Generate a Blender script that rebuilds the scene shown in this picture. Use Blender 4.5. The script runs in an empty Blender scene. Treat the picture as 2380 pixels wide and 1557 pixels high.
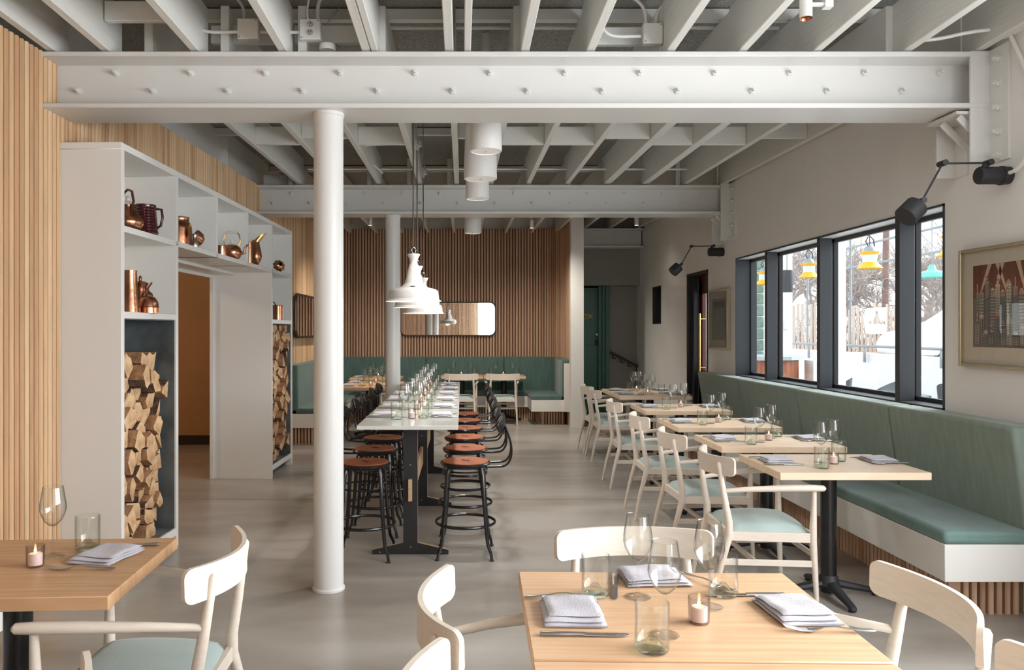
import bpy, math, random
from mathutils import Vector, Matrix
random.seed(7)
SC = bpy.context.scene
COL = SC.collection
PI = math.pi
F, H, VX, VY = 1800.0, 1.5, 1075.0, 768.0   # focal length in px of a 2380 px frame, eye height, vanishing point

# ------------------------------------------------------------------ camera, sky, exposure
cam = bpy.data.objects.new('camera', bpy.data.cameras.new('camera'))
COL.objects.link(cam); SC.camera = cam
cam.location = (0, 0, H); cam.rotation_euler = (PI/2, 0, 0)
cam.data.sensor_width = 36; cam.data.lens = F/2380*36
cam.data.shift_x = (1190-VX)/2380; cam.data.shift_y = (VY-778.5)/2380
cam.data.clip_end = 200; cam.data.clip_start = 0.05
W = bpy.data.worlds.new('sky'); SC.world = W; W.use_nodes = True
nt = W.node_tree; bg = nt.nodes['Background']
tc = nt.nodes.new('ShaderNodeTexCoord'); sx = nt.nodes.new('ShaderNodeSeparateXYZ'); cr = nt.nodes.new('ShaderNodeValToRGB')
nt.links.new(tc.outputs['Generated'], sx.inputs[0]); nt.links.new(sx.outputs['Z'], cr.inputs[0]); nt.links.new(cr.outputs[0], bg.inputs[0])
cr.color_ramp.elements[0].position = 0.0; cr.color_ramp.elements[0].color = (0.92, 0.95, 1.0, 1)
cr.color_ramp.elements[1].position = 0.7; cr.color_ramp.elements[1].color = (0.80, 0.90, 1.0, 1)
bg.inputs[1].default_value = 2.3
SC.view_settings.view_transform = 'Standard'; SC.view_settings.look = 'None'
SC.view_settings.gamma = 1; SC.view_settings.use_curve_mapping = False
SC.view_settings.exposure = 0.12
try:
    SC.cycles.use_denoising = True; SC.cycles.max_bounces = 12; SC.cycles.diffuse_bounces = 6
    SC.cycles.transparent_max_bounces = 24; SC.cycles.sample_clamp_indirect = 6; SC.cycles.caustics_refractive = False; SC.cycles.caustics_reflective = False
except Exception: pass
def area_lamp(name, loc, rot, sx, sy, power, col=(1, 1, 1), spread=PI):
    l = bpy.data.lights.new(name, 'AREA'); l.shape = 'RECTANGLE'; l.size = sx; l.size_y = sy; l.energy = power; l.color = col; l.spread = spread
    o = bpy.data.objects.new(name, l); COL.objects.link(o); o.location = loc; o.rotation_euler = rot; o.visible_camera = True
    return o
def point_lamp(name, loc, power, col, r=.05, parent=None):
    l = bpy.data.lights.new(name, 'POINT'); l.energy = power; l.color = col; l.shadow_soft_size = r
    o = bpy.data.objects.new(name, l); COL.objects.link(o); o.location = loc; o.parent = parent
    return o

# overcast daylight: a very soft sun from the street side, and the daylight of the two large openings near the camera
sun = bpy.data.lights.new('soft_sun', 'SUN'); sun.energy = 6.5; sun.angle = math.radians(60); sun.color = (1, .985, .96)
so = bpy.data.objects.new('soft_sun', sun); COL.objects.link(so); so.rotation_euler = Vector((-1, -.10, -.62)).to_track_quat('-Z', 'Y').to_euler(); so.location = (12, 6, 8)
area_lamp('front_window_daylight', (1.7, -1.45, 1.65), (PI/2, 0, PI), 2.1, 2.5, 205, (.96, .98, 1))
area_lamp('side_window_daylight', (3.08, 1.0, 1.85), (0, PI/2, 0), 1.8, 4.2, 200, (.97, .985, 1))
# ------------------------------------------------------------------ materials
MATS = {}
def mat(name, col, rough=.5, metal=0., bump=0., bscale=40., var=0., vscale=5., stretch=(1, 1, 1), col2=None, spec=None, trans=0., sheen=0., coat=0., emit=None, estr=0., detail=4., ramp=(.35, .65), coords='Object'):
    m = bpy.data.materials.new(name); m.use_nodes = True; n = m.node_tree.nodes; L = m.node_tree.links
    b = n['Principled BSDF']
    b.inputs['Base Color'].default_value = (*col, 1); b.inputs['Roughness'].default_value = rough; b.inputs['Metallic'].default_value = metal
    if spec is not None: b.inputs['Specular IOR Level'].default_value = spec
    if sheen: b.inputs['Sheen Weight'].default_value = sheen; b.inputs['Sheen Roughness'].default_value = .4
    if coat: b.inputs['Coat Weight'].default_value = coat; b.inputs['Coat Roughness'].default_value = .1
    if emit: b.inputs['Emission Color'].default_value = (*emit, 1); b.inputs['Emission Strength'].default_value = estr
    t = n.new('ShaderNodeTexCoord'); mp = n.new('ShaderNodeMapping'); mp.inputs['Scale'].default_value = stretch
    L.new(t.outputs[coords], mp.inputs[0])
    nz = n.new('ShaderNodeTexNoise'); nz.inputs['Scale'].default_value = vscale; nz.inputs['Detail'].default_value = detail
    L.new(mp.outputs[0], nz.inputs['Vector'])
    if var or col2:
        c2 = col2 if col2 else tuple(c*(1-var) for c in col)
        r = n.new('ShaderNodeValToRGB'); r.color_ramp.elements[0].position = ramp[0]; r.color_ramp.elements[1].position = ramp[1]
        r.color_ramp.elements[0].color = (*c2, 1); r.color_ramp.elements[1].color = (*col, 1)
        L.new(nz.outputs['Fac'], r.inputs[0]); L.new(r.outputs[0], b.inputs['Base Color'])
    if bump:
        n2 = n.new('ShaderNodeTexNoise'); n2.inputs['Scale'].default_value = bscale; n2.inputs['Detail'].default_value = 3
        L.new(mp.outputs[0], n2.inputs['Vector'])
        bp = n.new('ShaderNodeBump'); bp.inputs['Strength'].default_value = bump; bp.inputs['Distance'].default_value = .01
        L.new(n2.outputs['Fac'], bp.inputs['Height']); L.new(bp.outputs[0], b.inputs['Normal'])
    MATS[name] = m
    return m
def thin_glass(name, tint=(1, 1, 1), edge=.55, rough=0.0):
    m = bpy.data.materials.new(name); m.use_nodes = True; n = m.node_tree.nodes; L = m.node_tree.links
    n.remove(n['Principled BSDF']); out = n['Material Output']
    tr = n.new('ShaderNodeBsdfTransparent'); tr.inputs[0].default_value = (*tint, 1)
    gl = n.new('ShaderNodeBsdfGlossy'); gl.inputs['Roughness'].default_value = rough
    lw = n.new('ShaderNodeLayerWeight'); pw = n.new('ShaderNodeMath'); pw.operation = 'POWER'; pw.inputs[1].default_value = 4.5; ma = n.new('ShaderNodeMath'); ma.operation = 'MULTIPLY_ADD'; ma.inputs[1].default_value = .80; ma.inputs[2].default_value = .045
    L.new(lw.outputs['Facing'], pw.inputs[0]); L.new(pw.outputs[0], ma.inputs[0])
    p2 = n.new('ShaderNodeMath'); p2.operation = 'POWER'; p2.inputs[1].default_value = 3.0; L.new(lw.outputs['Facing'], p2.inputs[0])
    cm = n.new('ShaderNodeMix'); cm.data_type = 'RGBA'; L.new(p2.outputs[0], cm.inputs[0]); cm.inputs[6].default_value = (*tint, 1); cm.inputs[7].default_value = (*[c*edge for c in tint], 1); L.new(cm.outputs[2], tr.inputs[0])
    mx = n.new('ShaderNodeMixShader'); L.new(ma.outputs[0], mx.inputs[0]); L.new(tr.outputs[0], mx.inputs[1]); L.new(gl.outputs[0], mx.inputs[2])
    L.new(mx.outputs[0], out.inputs[0]); MATS[name] = m; return m
WHITE = mat('white_paint', (.79, .79, .765), .38)
WSTEEL = mat('white_steel_paint', (.70, .705, .69), .3, bump=.05, bscale=12)
JOIST = mat('painted_timber', (.74, .745, .715), .5, bump=.35, bscale=30, stretch=(1, .15, 1))
WALLR = mat('warm_plaster', (.80, .795, .785), .75, bump=.15, bscale=20, var=.04, vscale=2)
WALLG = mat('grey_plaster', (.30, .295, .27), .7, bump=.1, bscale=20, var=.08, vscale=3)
DECK = mat('fibre_deck', (.40, .40, .375), .9, col2=(.17, .175, .165), vscale=60, detail=6, bump=.5, bscale=80, ramp=(.3, .6), stretch=(1, 2.5, 1))
FLOOR = mat('polished_concrete', (.43, .40, .365), .27, col2=(.27, .235, .20), vscale=.8, detail=10, bump=.03, bscale=5, ramp=(.36, .62), stretch=(.6, 1.6, 1))
SL = [mat('slat_wood_light', (.80, .57, .35), .55, var=.12, vscale=6, stretch=(8, 8, .6)), mat('slat_wood_honey', (.74, .49, .28), .55, var=.15, vscale=6, stretch=(8, 8, .6)),
      mat('slat_wood_tan', (.62, .37, .20), .55, var=.15, vscale=6, stretch=(8, 8, .6)), mat('slat_backing', (.20, .115, .06), .7)]  # backing darkened to put shade into the gaps between battens
SB = [mat('oak_slat_light', (.68, .46, .315), .5, var=.15, vscale=6, stretch=(8, 8, .6)), mat('oak_slat_mid', (.60, .39, .26), .5, var=.15, vscale=6, stretch=(8, 8, .6)),
      mat('oak_slat_dark', (.50, .31, .20), .5, var=.15, vscale=6, stretch=(8, 8, .6)), mat('oak_backing', (.16, .09, .05), .7)]
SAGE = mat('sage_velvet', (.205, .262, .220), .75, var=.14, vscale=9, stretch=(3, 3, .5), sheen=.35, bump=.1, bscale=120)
SEATF = mat('sage_velvet_seat_light', (.155, .255, .24), .75, var=.18, vscale=5, sheen=.35, bump=.1, bscale=120)  # same velvet as the backs; the seats' light is put into this colour
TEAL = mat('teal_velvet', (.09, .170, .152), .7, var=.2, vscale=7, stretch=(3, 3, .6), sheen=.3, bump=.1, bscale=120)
PAD = mat('pale_teal_fabric', (.43, .53, .515), .8, var=.08, vscale=6, sheen=.2, bump=.1, bscale=150)
ASH = mat('bleached_ash', (.76, .675, .585), .5, var=.07, vscale=8, stretch=(2, 2, 14))
TWOOD = mat('table_oak', (.74, .49, .30), .42, col2=(.64, .39, .225), vscale=3.0, stretch=(1.1, 16, 4), detail=5)
TWOODL = mat('table_oak_pale', (.77, .60, .44), .42, col2=(.69, .51, .36), vscale=3.0, stretch=(1.1, 16, 4), detail=5)
TWOODD = mat('table_oak_honey', (.61, .375, .205), .45, col2=(.50, .29, .15), vscale=3.0, stretch=(1.1, 16, 4), detail=5)
BLACK = mat('black_steel', (.008, .008, .009), .24)
BLACKM = mat('matt_black', (.02, .02, .023), .55)
CHARC = mat('charcoal_frame', (.040, .045, .052), .5, bump=.1, bscale=8)
LEATH = mat('tan_seat_leather', (.40, .115, .045), .42, var=.2, vscale=8)
PLYB = mat('black_plywood', (.016, .016, .017), .45)
PLYE = mat('plywood_edge', (.62, .42, .25), .6, var=.3, vscale=30, stretch=(1, 1, 6))
BTOP = mat('grey_bar_top', (.66, .675, .64), .16, coat=.3)
COPPER = mat('copper', (.66, .30, .18), .24, metal=1, var=.35, vscale=9, bump=.1, bscale=40)
COPD = mat('dark_copper', (.36, .15, .09), .3, metal=1, var=.4, vscale=9)
BRASS = mat('brass', (.75, .50, .18), .25, metal=1, var=.2, vscale=8)
TIN = mat('tinned_metal', (.55, .52, .48), .2, metal=1)
BURG = mat('burgundy_glaze', (.055, .006, .010), .12, coat=.6)
CERAM = mat('white_ceramic', (.8, .78, .74), .2)
STEEL = mat('cutlery_steel', (.60, .585, .57), .28, metal=1)
CHROME = mat('chrome', (.62, .62, .62), .18, metal=1)
RAWST = mat('raw_steel_lining', (.19, .215, .22), .42, metal=.35, var=.5, vscale=5)
CUT = mat('cut_log_face', (.74, .51, .30), .8, col2=(.50, .29, .15), vscale=14, detail=6, bump=.6, bscale=50)
SPLIT = mat('split_log_side', (.50, .28, .14), .85, col2=(.28, .14, .07), vscale=12, stretch=(.3, 2, 2), bump=.6, bscale=40)
BARK = mat('log_bark', (.16, .10, .065), .95, col2=(.05, .03, .02), vscale=30, bump=1., bscale=60)
NAPK = mat('lavender_grey_linen', (.565, .55, .60), .85, bump=.25, bscale=300, var=.05, vscale=4)
NAPE = mat('grey_linen_hem', (.36, .35, .39), .85)
GL = thin_glass('clear_glass', (.99, .995, .99), .62); GLT = thin_glass('green_tint_glass', (.978, .988, .975), .66); GLG = thin_glass('green_glass_base', (.92, .97, .925), .7)
GLW = thin_glass('window_glass', (.97, .985, .98), 1.); GLS = thin_glass('clear_glass_stem', (.985, .99, .985), .68); GLC = thin_glass('smoky_glass', (.90, .88, .89), rough=.05)
WAX = mat('candle_wax', (.84, .77, .72), .5, emit=(1, .50, .25), estr=.15)
FLAME = mat('flame', (1, .6, .2), .5, emit=(1, .50, .16), estr=14)
MIRR = mat('mirror_silver', (.90, .90, .88), .015, metal=1)
BROWN = mat('brown_corridor_plaster', (.42, .235, .105), .6, var=.1, vscale=2)
DARKB = mat('dark_baseboard', (.02, .012, .008), .5)
GREEN = mat('green_door_paint', (.045, .155, .115), .35)
MAHOG = mat('mahogany', (.13, .025, .012), .3, var=.3, vscale=8, stretch=(4, 4, .5))
ENAM = mat('white_enamel', (.74, .73, .71), .18, coat=.4)
ENAMI = mat('white_enamel_inside', (.9, .88, .84), .3, emit=(1, .86, .70), estr=.25)
YEL = mat('yellow_enamel', (.78, .42, .02), .35); LBL = mat('pale_blue_enamel', (.55, .66, .74), .35); GEN = mat('mint_enamel', (.18, .56, .46), .3)
PATIO = mat('patio_white', (.80, .81, .82), .6, var=.03, vscale=3); PATF = mat('patio_paving', (.72, .73, .74), .7, var=.1, vscale=2)
GALV = mat('galvanised_pipe', (.30, .32, .34), .4, metal=.6)
CEDAR = mat('cedar_slats', (.40, .13, .055), .5, col2=(.24, .07, .03), vscale=5, stretch=(14, 14, .4))
ZINC = mat('zinc_counter', (.40, .46, .48), .35, metal=.4)
GBLK = mat('glass_block', (.20, .30, .24), .12, var=.3, vscale=10)
BRANCH = mat('bare_branch', (.42, .36, .33), .9); POLE = mat('utility_pole', (.26, .17, .14), .8, var=.3, vscale=6)
CARW = mat('car_white', (.85, .86, .87), .2, coat=.5); CARG = mat('car_glass', (.08, .10, .12), .1); TYRE = mat('tyre', (.04, .04, .04), .8)
PATM = mat('gunmetal_chair', (.16, .17, .18), .35, metal=.7)
BRON = mat('bronze_frame', (.10, .075, .055), .4, metal=.7); GOLD = mat('pale_gold_frame', (.66, .58, .42), .25, metal=.8); MATB = mat('cream_mat_board', (.66, .60, .51), .8)
YTXT = mat('yellow_lettering', (.75, .50, .06), .5)
SEAM = mat('floor_joint_filler', (.17, .15, .13), .7)
GROUND = mat('street_ground', (.55, .55, .54), .9, var=.1, vscale=1)

# ------------------------------------------------------------------ mesh helpers
class MB:
    def __init__(s): s.v = []; s.f = []; s.m = []
    def add(s, vs, fs, mi=0):
        o = len(s.v); s.v += [tuple(p) for p in vs]; s.f += [tuple(i+o for i in f) for f in fs]; s.m += [mi]*len(fs); return s
    def box(s, a, b, mi=0, rot=None, c=None):
        (x0, y0, z0), (x1, y1, z1) = a, b
        vs = [(x0, y0, z0), (x1, y0, z0), (x1, y1, z0), (x0, y1, z0), (x0, y0, z1), (x1, y0, z1), (x1, y1, z1), (x0, y1, z1)]
        if rot is not None:
            c = c or ((x0+x1)/2, (y0+y1)/2, (z0+z1)/2); M = Matrix.Rotation(rot[1], 3, rot[0]); vs = [tuple(M @ (Vector(p)-Vector(c)) + Vector(c)) for p in vs]
        return s.add(vs, [(0, 3, 2, 1), (4, 5, 6, 7), (0, 1, 5, 4), (1, 2, 6, 5), (2, 3, 7, 6), (3, 0, 4, 7)], mi)
    def bar(s, p0, p1, w, h, mi=0, up=(0, 0, 1)):
        p0, p1 = Vector(p0), Vector(p1); d = (p1-p0).normalized(); u = Vector(up); sd = d.cross(u)
        if sd.length < 1e-4: sd = d.cross(Vector((1, 0, 0)))
        sd.normalize(); u = sd.cross(d).normalized(); vs = []
        for p in (p0, p1):
            for a, b in ((-1, -1), (1, -1), (1, 1), (-1, 1)): vs.append(p + sd*a*w/2 + u*b*h/2)
        return s.add(vs, [(0, 3, 2, 1), (4, 5, 6, 7), (0, 1, 5, 4), (1, 2, 6, 5), (2, 3, 7, 6), (3, 0, 4, 7)], mi)
    def tube(s, pts, rad, n=10, mi=0, cap=True, flat=1.):
        pts = [Vector(p) for p in pts]
        if not hasattr(rad, '__len__'): rad = [rad]*len(pts)
        vs = []; pu = None
        for i, p in enumerate(pts):
            d = (pts[min(i+1, len(pts)-1)] - pts[max(i-1, 0)]).normalized()
            if pu is None: pu = Vector((0, 0, 1)) if abs(d.z) < .9 else Vector((0, 1, 0))
            sd = d.cross(pu).normalized(); pu = sd.cross(d).normalized()
            for k in range(n):
                a = 2*PI*k/n; vs.append(p + sd*math.cos(a)*rad[i] + pu*math.sin(a)*rad[i]*flat)
        fs = []
        for i in range(len(pts)-1):
            for k in range(n): fs.append((i*n+k, i*n+(k+1) % n, (i+1)*n+(k+1) % n, (i+1)*n+k))
        if cap: fs.append(tuple(reversed(range(n)))); fs.append(tuple((len(pts)-1)*n+k for k in range(n)))
        return s.add(vs, fs, mi)
    def lathe(s, prof, c=(0, 0, 0), n=24, mi=0, axis='z', closed=False, flute=None):
        vs = []
        for r, z in prof:
            for k in range(n):
                a = 2*PI*k/n; rr = r*(flute(a, z) if flute else 1)
                x, y, w = rr*math.cos(a), rr*math.sin(a), z
                if axis == 'x': x, y, w = w, x, y
                if axis == 'y': x, y, w = x, w, y
                vs.append((c[0]+x, c[1]+y, c[2]+w))
        fs = []; m = len(prof)
        for i in range(m-1):
            for k in range(n): fs.append((i*n+k, i*n+(k+1) % n, (i+1)*n+(k+1) % n, (i+1)*n+k))
        if closed: fs.append(tuple(reversed(range(n)))); fs.append(tuple((m-1)*n+k for k in range(n)))
        return s.add(vs, fs, mi)
    def prism(s, poly, z0, z1, mi=0, plane='xy', side=None):
        def P(u, v, w): return {'xy': (u, v, w), 'xz': (u, w, v), 'yz': (w, u, v)}[plane]
        n = len(poly); vs = [P(u, v, z0) for u, v in poly] + [P(u, v, z1) for u, v in poly]
        s.add(vs, [tuple(reversed(range(n))), tuple(range(n, 2*n))], mi)
        o = len(s.v)-2*n
        for k in range(n):
            s.f.append((o+k, o+(k+1) % n, o+n+(k+1) % n, o+n+k)); s.m.append(mi if side is None else (side[k] if hasattr(side, '__len__') else side))
        return s
    def grid(s, fn, nu, nv, mi=0, wrapu=False):
        vs = [fn(i/(nu-1), j/(nv-1)) for i in range(nu) for j in range(nv)]
        return s.add(vs, [(i*nv+j, (i+1)*nv+j, (i+1)*nv+j+1, i*nv+j+1) for i in range(nu-1) for j in range(nv-1)], mi)
    def build(s, name, mats, parent=None, smooth=35, bevel=0., seg=2, fixn=True):
        me = bpy.data.meshes.new(name); me.from_pydata(s.v, [], s.f)
        for m in (mats if isinstance(mats, (list, tuple)) else [mats]): me.materials.append(m)
        if any(s.m): me.polygons.foreach_set('material_index', s.m)
        if fixn:
            import bmesh
            bm = bmesh.new(); bm.from_mesh(me); bmesh.ops.recalc_face_normals(bm, faces=bm.faces); bm.to_mesh(me); bm.free()
        me.update()
        if smooth:
            me.polygons.foreach_set('use_smooth', [True]*len(me.polygons)); me.set_sharp_from_angle(angle=math.radians(smooth))
        o = bpy.data.objects.new(name, me); COL.objects.link(o); o.parent = parent
        if bevel:
            b = o.modifiers.new('bevel', 'BEVEL'); b.width = bevel; b.segments = seg; b.limit_method = 'ANGLE'; b.angle_limit = math.radians(40)
        return o
def tag(o, label=None, cat=None, group=None, kind=None):
    if label: o['label'] = label
    if cat: o['category'] = cat
    if group: o['group'] = group
    if kind: o['kind'] = kind
    return o
def empty(name, loc=(0, 0, 0), rz=0., label=None, cat=None, group=None):
    o = bpy.data.objects.new(name, None); COL.objects.link(o); o.location = loc; o.rotation_euler = (0, 0, rz); o.empty_display_size = .1
    return tag(o, label, cat, group)
def kids(o): return [c for c in COL.objects if c.parent == o]
KID = {}
def copy_tree(o, parent=None):
    c = o.copy(); COL.objects.link(c); c.parent = parent
    if o.name not in KID: KID[o.name] = kids(o)
    for ch in KID[o.name]: copy_tree(ch, c)
    return c
USED = {}
def place(proto, loc, rz, label, group=None):
    o = copy_tree(proto) if USED.get(proto.name) else proto
    USED[proto.name] = True
    o.location = loc; o.rotation_euler = (0, 0, rz); o['label'] = label
    if group: o['group'] = group
    return o
def X(px, D): return (px-VX)*D/F
def Z(py, D): return H-(py-VY)*D/F
def dT(py, z=.75): return (H-z)*F/(py-VY)     # depth of a point seen at row py on a surface of height z
def arc(cx, cy, r, a0, a1, n): return [(cx+r*math.cos(a0+(a1-a0)*i/n), cy+r*math.sin(a0+(a1-a0)*i/n)) for i in range(n+1)]
def struct(o, label=None): return tag(o, label, None, None, 'structure')

# ------------------------------------------------------------------ room shell
XR = 2.99
struct(MB().box((-6.5, -1.6, -.1), (3.25, 16.5, 0)).build('floor', FLOOR), 'polished grey concrete floor')
jn = MB()
for y in (6.88,): jn.box((-3.5, y, .0002), (2.4, y+.006, .0012))
jn.box((-1.2, 6.885, .0002), (-1.194, -1.6+.5, .0012)) if False else None
struct(jn.build('trim_1', SEAM), 'dark joint line across the concrete floor')

def wall_x(y):
    pts = [(-1.6, -2.50), (4.5, -2.395), (8.8, -2.32), (13.0, -2.33)]
    for (a, xa), (b, xb) in zip(pts, pts[1:]):
        if y <= b: return xa+(xb-xa)*(y-a)/(b-a)
    return -2.33
def slat_wall(name, path, z0, z1, mats, pitch=.046, w=.028, d=.034, flip=1, parent=None, back=.05, seed=1, slope=0.):
    """vertical battens along a path; the battens stand out to the left of the walking direction times flip"""
    rnd = random.Random(seed); m = MB()
    P = [Vector((x, y, 0)) for x, y in path]; seg = [(P[i+1]-P[i]).length for i in range(len(P)-1)]; tot = sum(seg)
    def at(t):
        t = max(0, min(tot-1e-6, t)); i = 0
        while t > seg[i]: t -= seg[i]; i += 1
        dd = (P[i+1]-P[i]).normalized(); return P[i]+dd*t, Vector((-dd.y, dd.x, 0))*flip
    n = int(tot/pitch); prof = []
    for k in range(n):
        a = (k+.15)*pitch; mi = rnd.choice((0, 0, 1, 1, 2)); c = w*.2
        prof += [(k*pitch, 0, 3), (a, 0, 3), (a, d*.75, mi), (a+c, d, mi), (a+w-c, d, mi), (a+w, d*.75, mi), (a+w, 0, 3)]
    prof.append((tot, 0, 3)); vs = []
    for t, h, mi in prof:
        p, nn = at(t); q = p+nn*h; vs += [(q.x, q.y, z0), (q.x, q.y, z1+slope*(q.y-path[0][1]))]
    fs = []; mis = []
    for i in range(len(prof)-1):
        fs.append((2*i, 2*i+2, 2*i+3, 2*i+1)); a, b = prof[i], prof[i+1]
        mis.append(3 if (a[1] == 0 and b[1] == 0) else (a[2] if a[2] != 3 else b[2]))
    base = len(m.v); m.v += vs; m.f += fs; m.m += mis
    # top and bottom end faces of the battens
    for k in range(n):
        i = k*7+1
        for off in (0, 1): m.f.append(tuple(2*(i+j)+off for j in range(6))); m.m.append(prof[i+2][2])
    bp = []
    for t in [tot*j/max(2, len(path)*6) for j in range(max(2, len(path)*6)+1)]:
        p, nn = at(t); bp.append((p.x, p.y)); 
    outer = []
    for t in reversed([tot*j/max(2, len(path)*6) for j in range(max(2, len(path)*6)+1)]):
        p, nn = at(t); q = p-nn*back; outer.append((q.x, q.y))
    nb = len(bp)
    for i in range(nb-1):
        a, b = bp[i], bp[i+1]; oa, ob = outer[nb-1-i], outer[nb-2-i]
        m.add([(*a, z1+slope*(a[1]-path[0][1])), (*b, z1+slope*(b[1]-path[0][1])), (*ob, z1+slope*(b[1]-path[0][1])), (*oa, z1+slope*(a[1]-path[0][1])), (*a, z0), (*b, z0), (*ob, z0), (*oa, z0)], [(0, 1, 2, 3), (4, 7, 6, 5), (3, 2, 6, 7), (0, 3, 7, 4), (1, 5, 6, 2)], 3)
    return m.build(name, mats, parent, smooth=0, fixn=False)
def zb(y): return 3.078+(y-4.4)*.0135 if y > 4.4 else 3.078-(y-4.4)*0.03
yA, yB = 5.40, 7.83
struct(slat_wall('wall_left', [(wall_x(-1.6), -1.6), (wall_x(4.5), 4.5), (wall_x(yA), yA)], 0, zb(4.4)-.004-.0135*6.0, SL, flip=-1, seed=3, slope=.0135), 'left wall of vertical light wood battens')
struct(slat_wall('wall_left_above_passage', [(wall_x(yA), yA), (wall_x(yB+.08), yB+.08)], 2.12, zb(yA)-.004, SL, flip=-1, seed=5, slope=.0135), 'batten wall above the passage')
struct(slat_wall('wall_left_rear', [(wall_x(yB), yB+.08), (wall_x(8.8), 8.8), (-2.33, 13.0)], 0, zb(yB+.08)-.004, SL, flip=-1, seed=6, slope=.0135), 'rear part of the batten wall beyond the shelves')
cb = MB()
cb.box((-3.2, -1.6, 0), (-2.52, 5.35, 4.1)); cb.box((-2.50, 7.92, 0), (-2.40, 15, 4.2)); cb.box((-3.2, 5.35, 2.12), (-2.47, 7.92, 4.1))
struct(cb.build('wall_left_core', WHITE, smooth=0), 'white wall behind and above the wood battens')
nook = [(-2.33, 13.0)]+arc(-1.83, 13.0, .5, PI, PI/2, 8)[1:]+[(1.27, 13.5)]+arc(1.27, 13.05, .45, PI/2, 0, 8)[1:]+[(1.72, 12.0)]
struct(slat_wall('wall_back', nook, 0, 3.27, SB, pitch=.0505, w=.034, d=.034, flip=-1, seed=9), 'curved back wall of oak battens')
cb = MB().box((-2.4, 13.56, 0), (1.8, 13.7, 4.2)); cb.box((1.775, 11.92, 0), (1.855, 14.2, 4.2))
struct(cb.build('wall_back_core', WHITE, smooth=0), 'plain wall behind the curved battens')
# white pillar at the end of the curved wall
tag(MB().box((1.658, 11.84, 0), (1.855, 11.99, 4.1)).build('white_pillar', WHITE, smooth=0, bevel=.004), 'square white pillar closing the curved wood wall', 'pillar')

# right wall with its openings
wr = MB(); TH = .22
wy0, wy1, wz0, wz1 = 4.80, 8.46, 1.005, 2.287
dy0, dy1, dz1 = 9.43, 10.31, 2.245
ny0, ny1 = -1.2, 3.2      # window nearer than the frame
TOPW = 4.2
wr.box((XR, -1.6, 0), (XR+TH, ny0, TOPW)); wr.box((XR, ny0, 0), (XR+TH, ny1, .9)); wr.box((XR, ny0, 2.75), (XR+TH, ny1, TOPW))
wr.box((XR, ny1, 0), (XR+TH, wy0, TOPW)); wr.box((XR, wy0, 0), (XR+TH, wy1, wz0)); wr.box((XR, wy0, wz1), (XR+TH, wy1, TOPW))
wr.box((XR, wy1, 0), (XR+TH, dy0, TOPW)); wr.box((XR, dy0, dz1), (XR+TH, dy1, TOPW)); 
nz0, nz1, n0, n1 = 1.60, 2.18, 11.66, 12.19
wr.box((XR, dy1, 0), (XR+TH, n0, TOPW)); wr.box((XR, n0, 0), (XR+TH, n1, nz0)); wr.box((XR, n0, nz1), (XR+TH, n1, TOPW)); wr.box((XR+.17, n0, nz0), (XR+TH, n1, nz1)); wr.box((XR, n1, 0), (XR+TH, 16.4, TOPW))
struct(wr.build('wall_right', WALLR, smooth=0), 'warm white plaster wall on the right')
fw_ = MB(); fw_.box((-2.6, -1.75, 0), (.6, -1.6, 4.2)); fw_.box((.6, -1.75, 0), (2.75, -1.6, .35)); fw_.box((.6, -1.75, 2.95), (2.75, -1.6, 4.2)); fw_.box((2.75, -1.75, 0), (XR+TH, -1.6, 4.2))
struct(fw_.build('wall_front', WALLR, smooth=0), 'plaster wall behind the camera with a wide window opening')
struct(slat_wall('wall_front_battens', [(.6, -1.6), (-2.5, -1.6)], 0, 3.1, SB, flip=-1, seed=31), 'oak batten wall behind the camera')
# far corridor
fc = MB(); fc.box((1.855, 13.05, 2.26), (XR, 13.25, 4.2), 0); fc.box((1.7, 15.9, 0), (XR+.1, 16.1, 4.2), 0); fc.box((1.70, 14.2, 0), (1.855, 16.0, 4.2))
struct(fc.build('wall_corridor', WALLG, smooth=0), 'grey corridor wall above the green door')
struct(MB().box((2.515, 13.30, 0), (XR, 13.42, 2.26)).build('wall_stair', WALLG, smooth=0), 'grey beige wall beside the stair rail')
gd = empty('door_1', (0, 0, 0)); struct(gd, 'dark green door at the end of the corridor')
m = MB(); m.box((1.86, 13.42, 0), (2.34, 13.46, 2.24)); m.box((1.86, 13.405, 1.25), (2.30, 13.42, 2.18)); m.build('door_leaf', GREEN, gd, bevel=.004)
m = MB(); m.box((2.34, 13.34, 0), (2.40, 13.46, 2.26)); m.box((2.40, 13.30, 0), (2.45, 13.46, 2.26)); m.box((2.45, 13.25, 0), (2.515, 13.42, 2.26)); m.build('door_frame', GREEN, gd, bevel=.004)
MB().lathe([(0, -.06), (.022, -.055), (.03, -.035), (.02, -.02), (.01, 0)], (X(1386, 13.4), 13.4, Z(777, 13.4)), 12, axis='y').build('door_knob', CHROME, gd)
MB().box((X(1382.5, 13.4), 13.39, Z(802, 13.4)), (X(1389.5, 13.4), 13.405, Z(790, 13.4))).build('keypad', BLACKM, gd, bevel=.002)
def text(body, loc, size, m, rot=(PI/2, 0, 0), parent=None, name='lettering', ext=.002, align='LEFT'):
    cu = bpy.data.curves.new(name, 'FONT'); cu.body = body; cu.size = size; cu.extrude = ext; cu.align_x = align
    o = bpy.data.objects.new(name, cu); COL.objects.link(o); o.location = loc; o.rotation_euler = rot; o.data.materials.append(m); o.parent = parent
    return o
text('OX', (X(1350.5, 13.41), 13.403, Z(742, 13.41)), .135, YTXT, parent=gd, name='door_lettering')
hr = empty('handrail', (0, 0, 0), label='black stair handrail sloping down beside the green door', cat='handrail')
p0 = (X(1419, 13.2), 13.2, Z(819, 13.2)); p1 = (X(1484, 13.2), 13.2, Z(852, 13.2))
MB().bar(p0, p1, .05, .045).build('rail', BLACKM, hr, bevel=.008)
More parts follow.
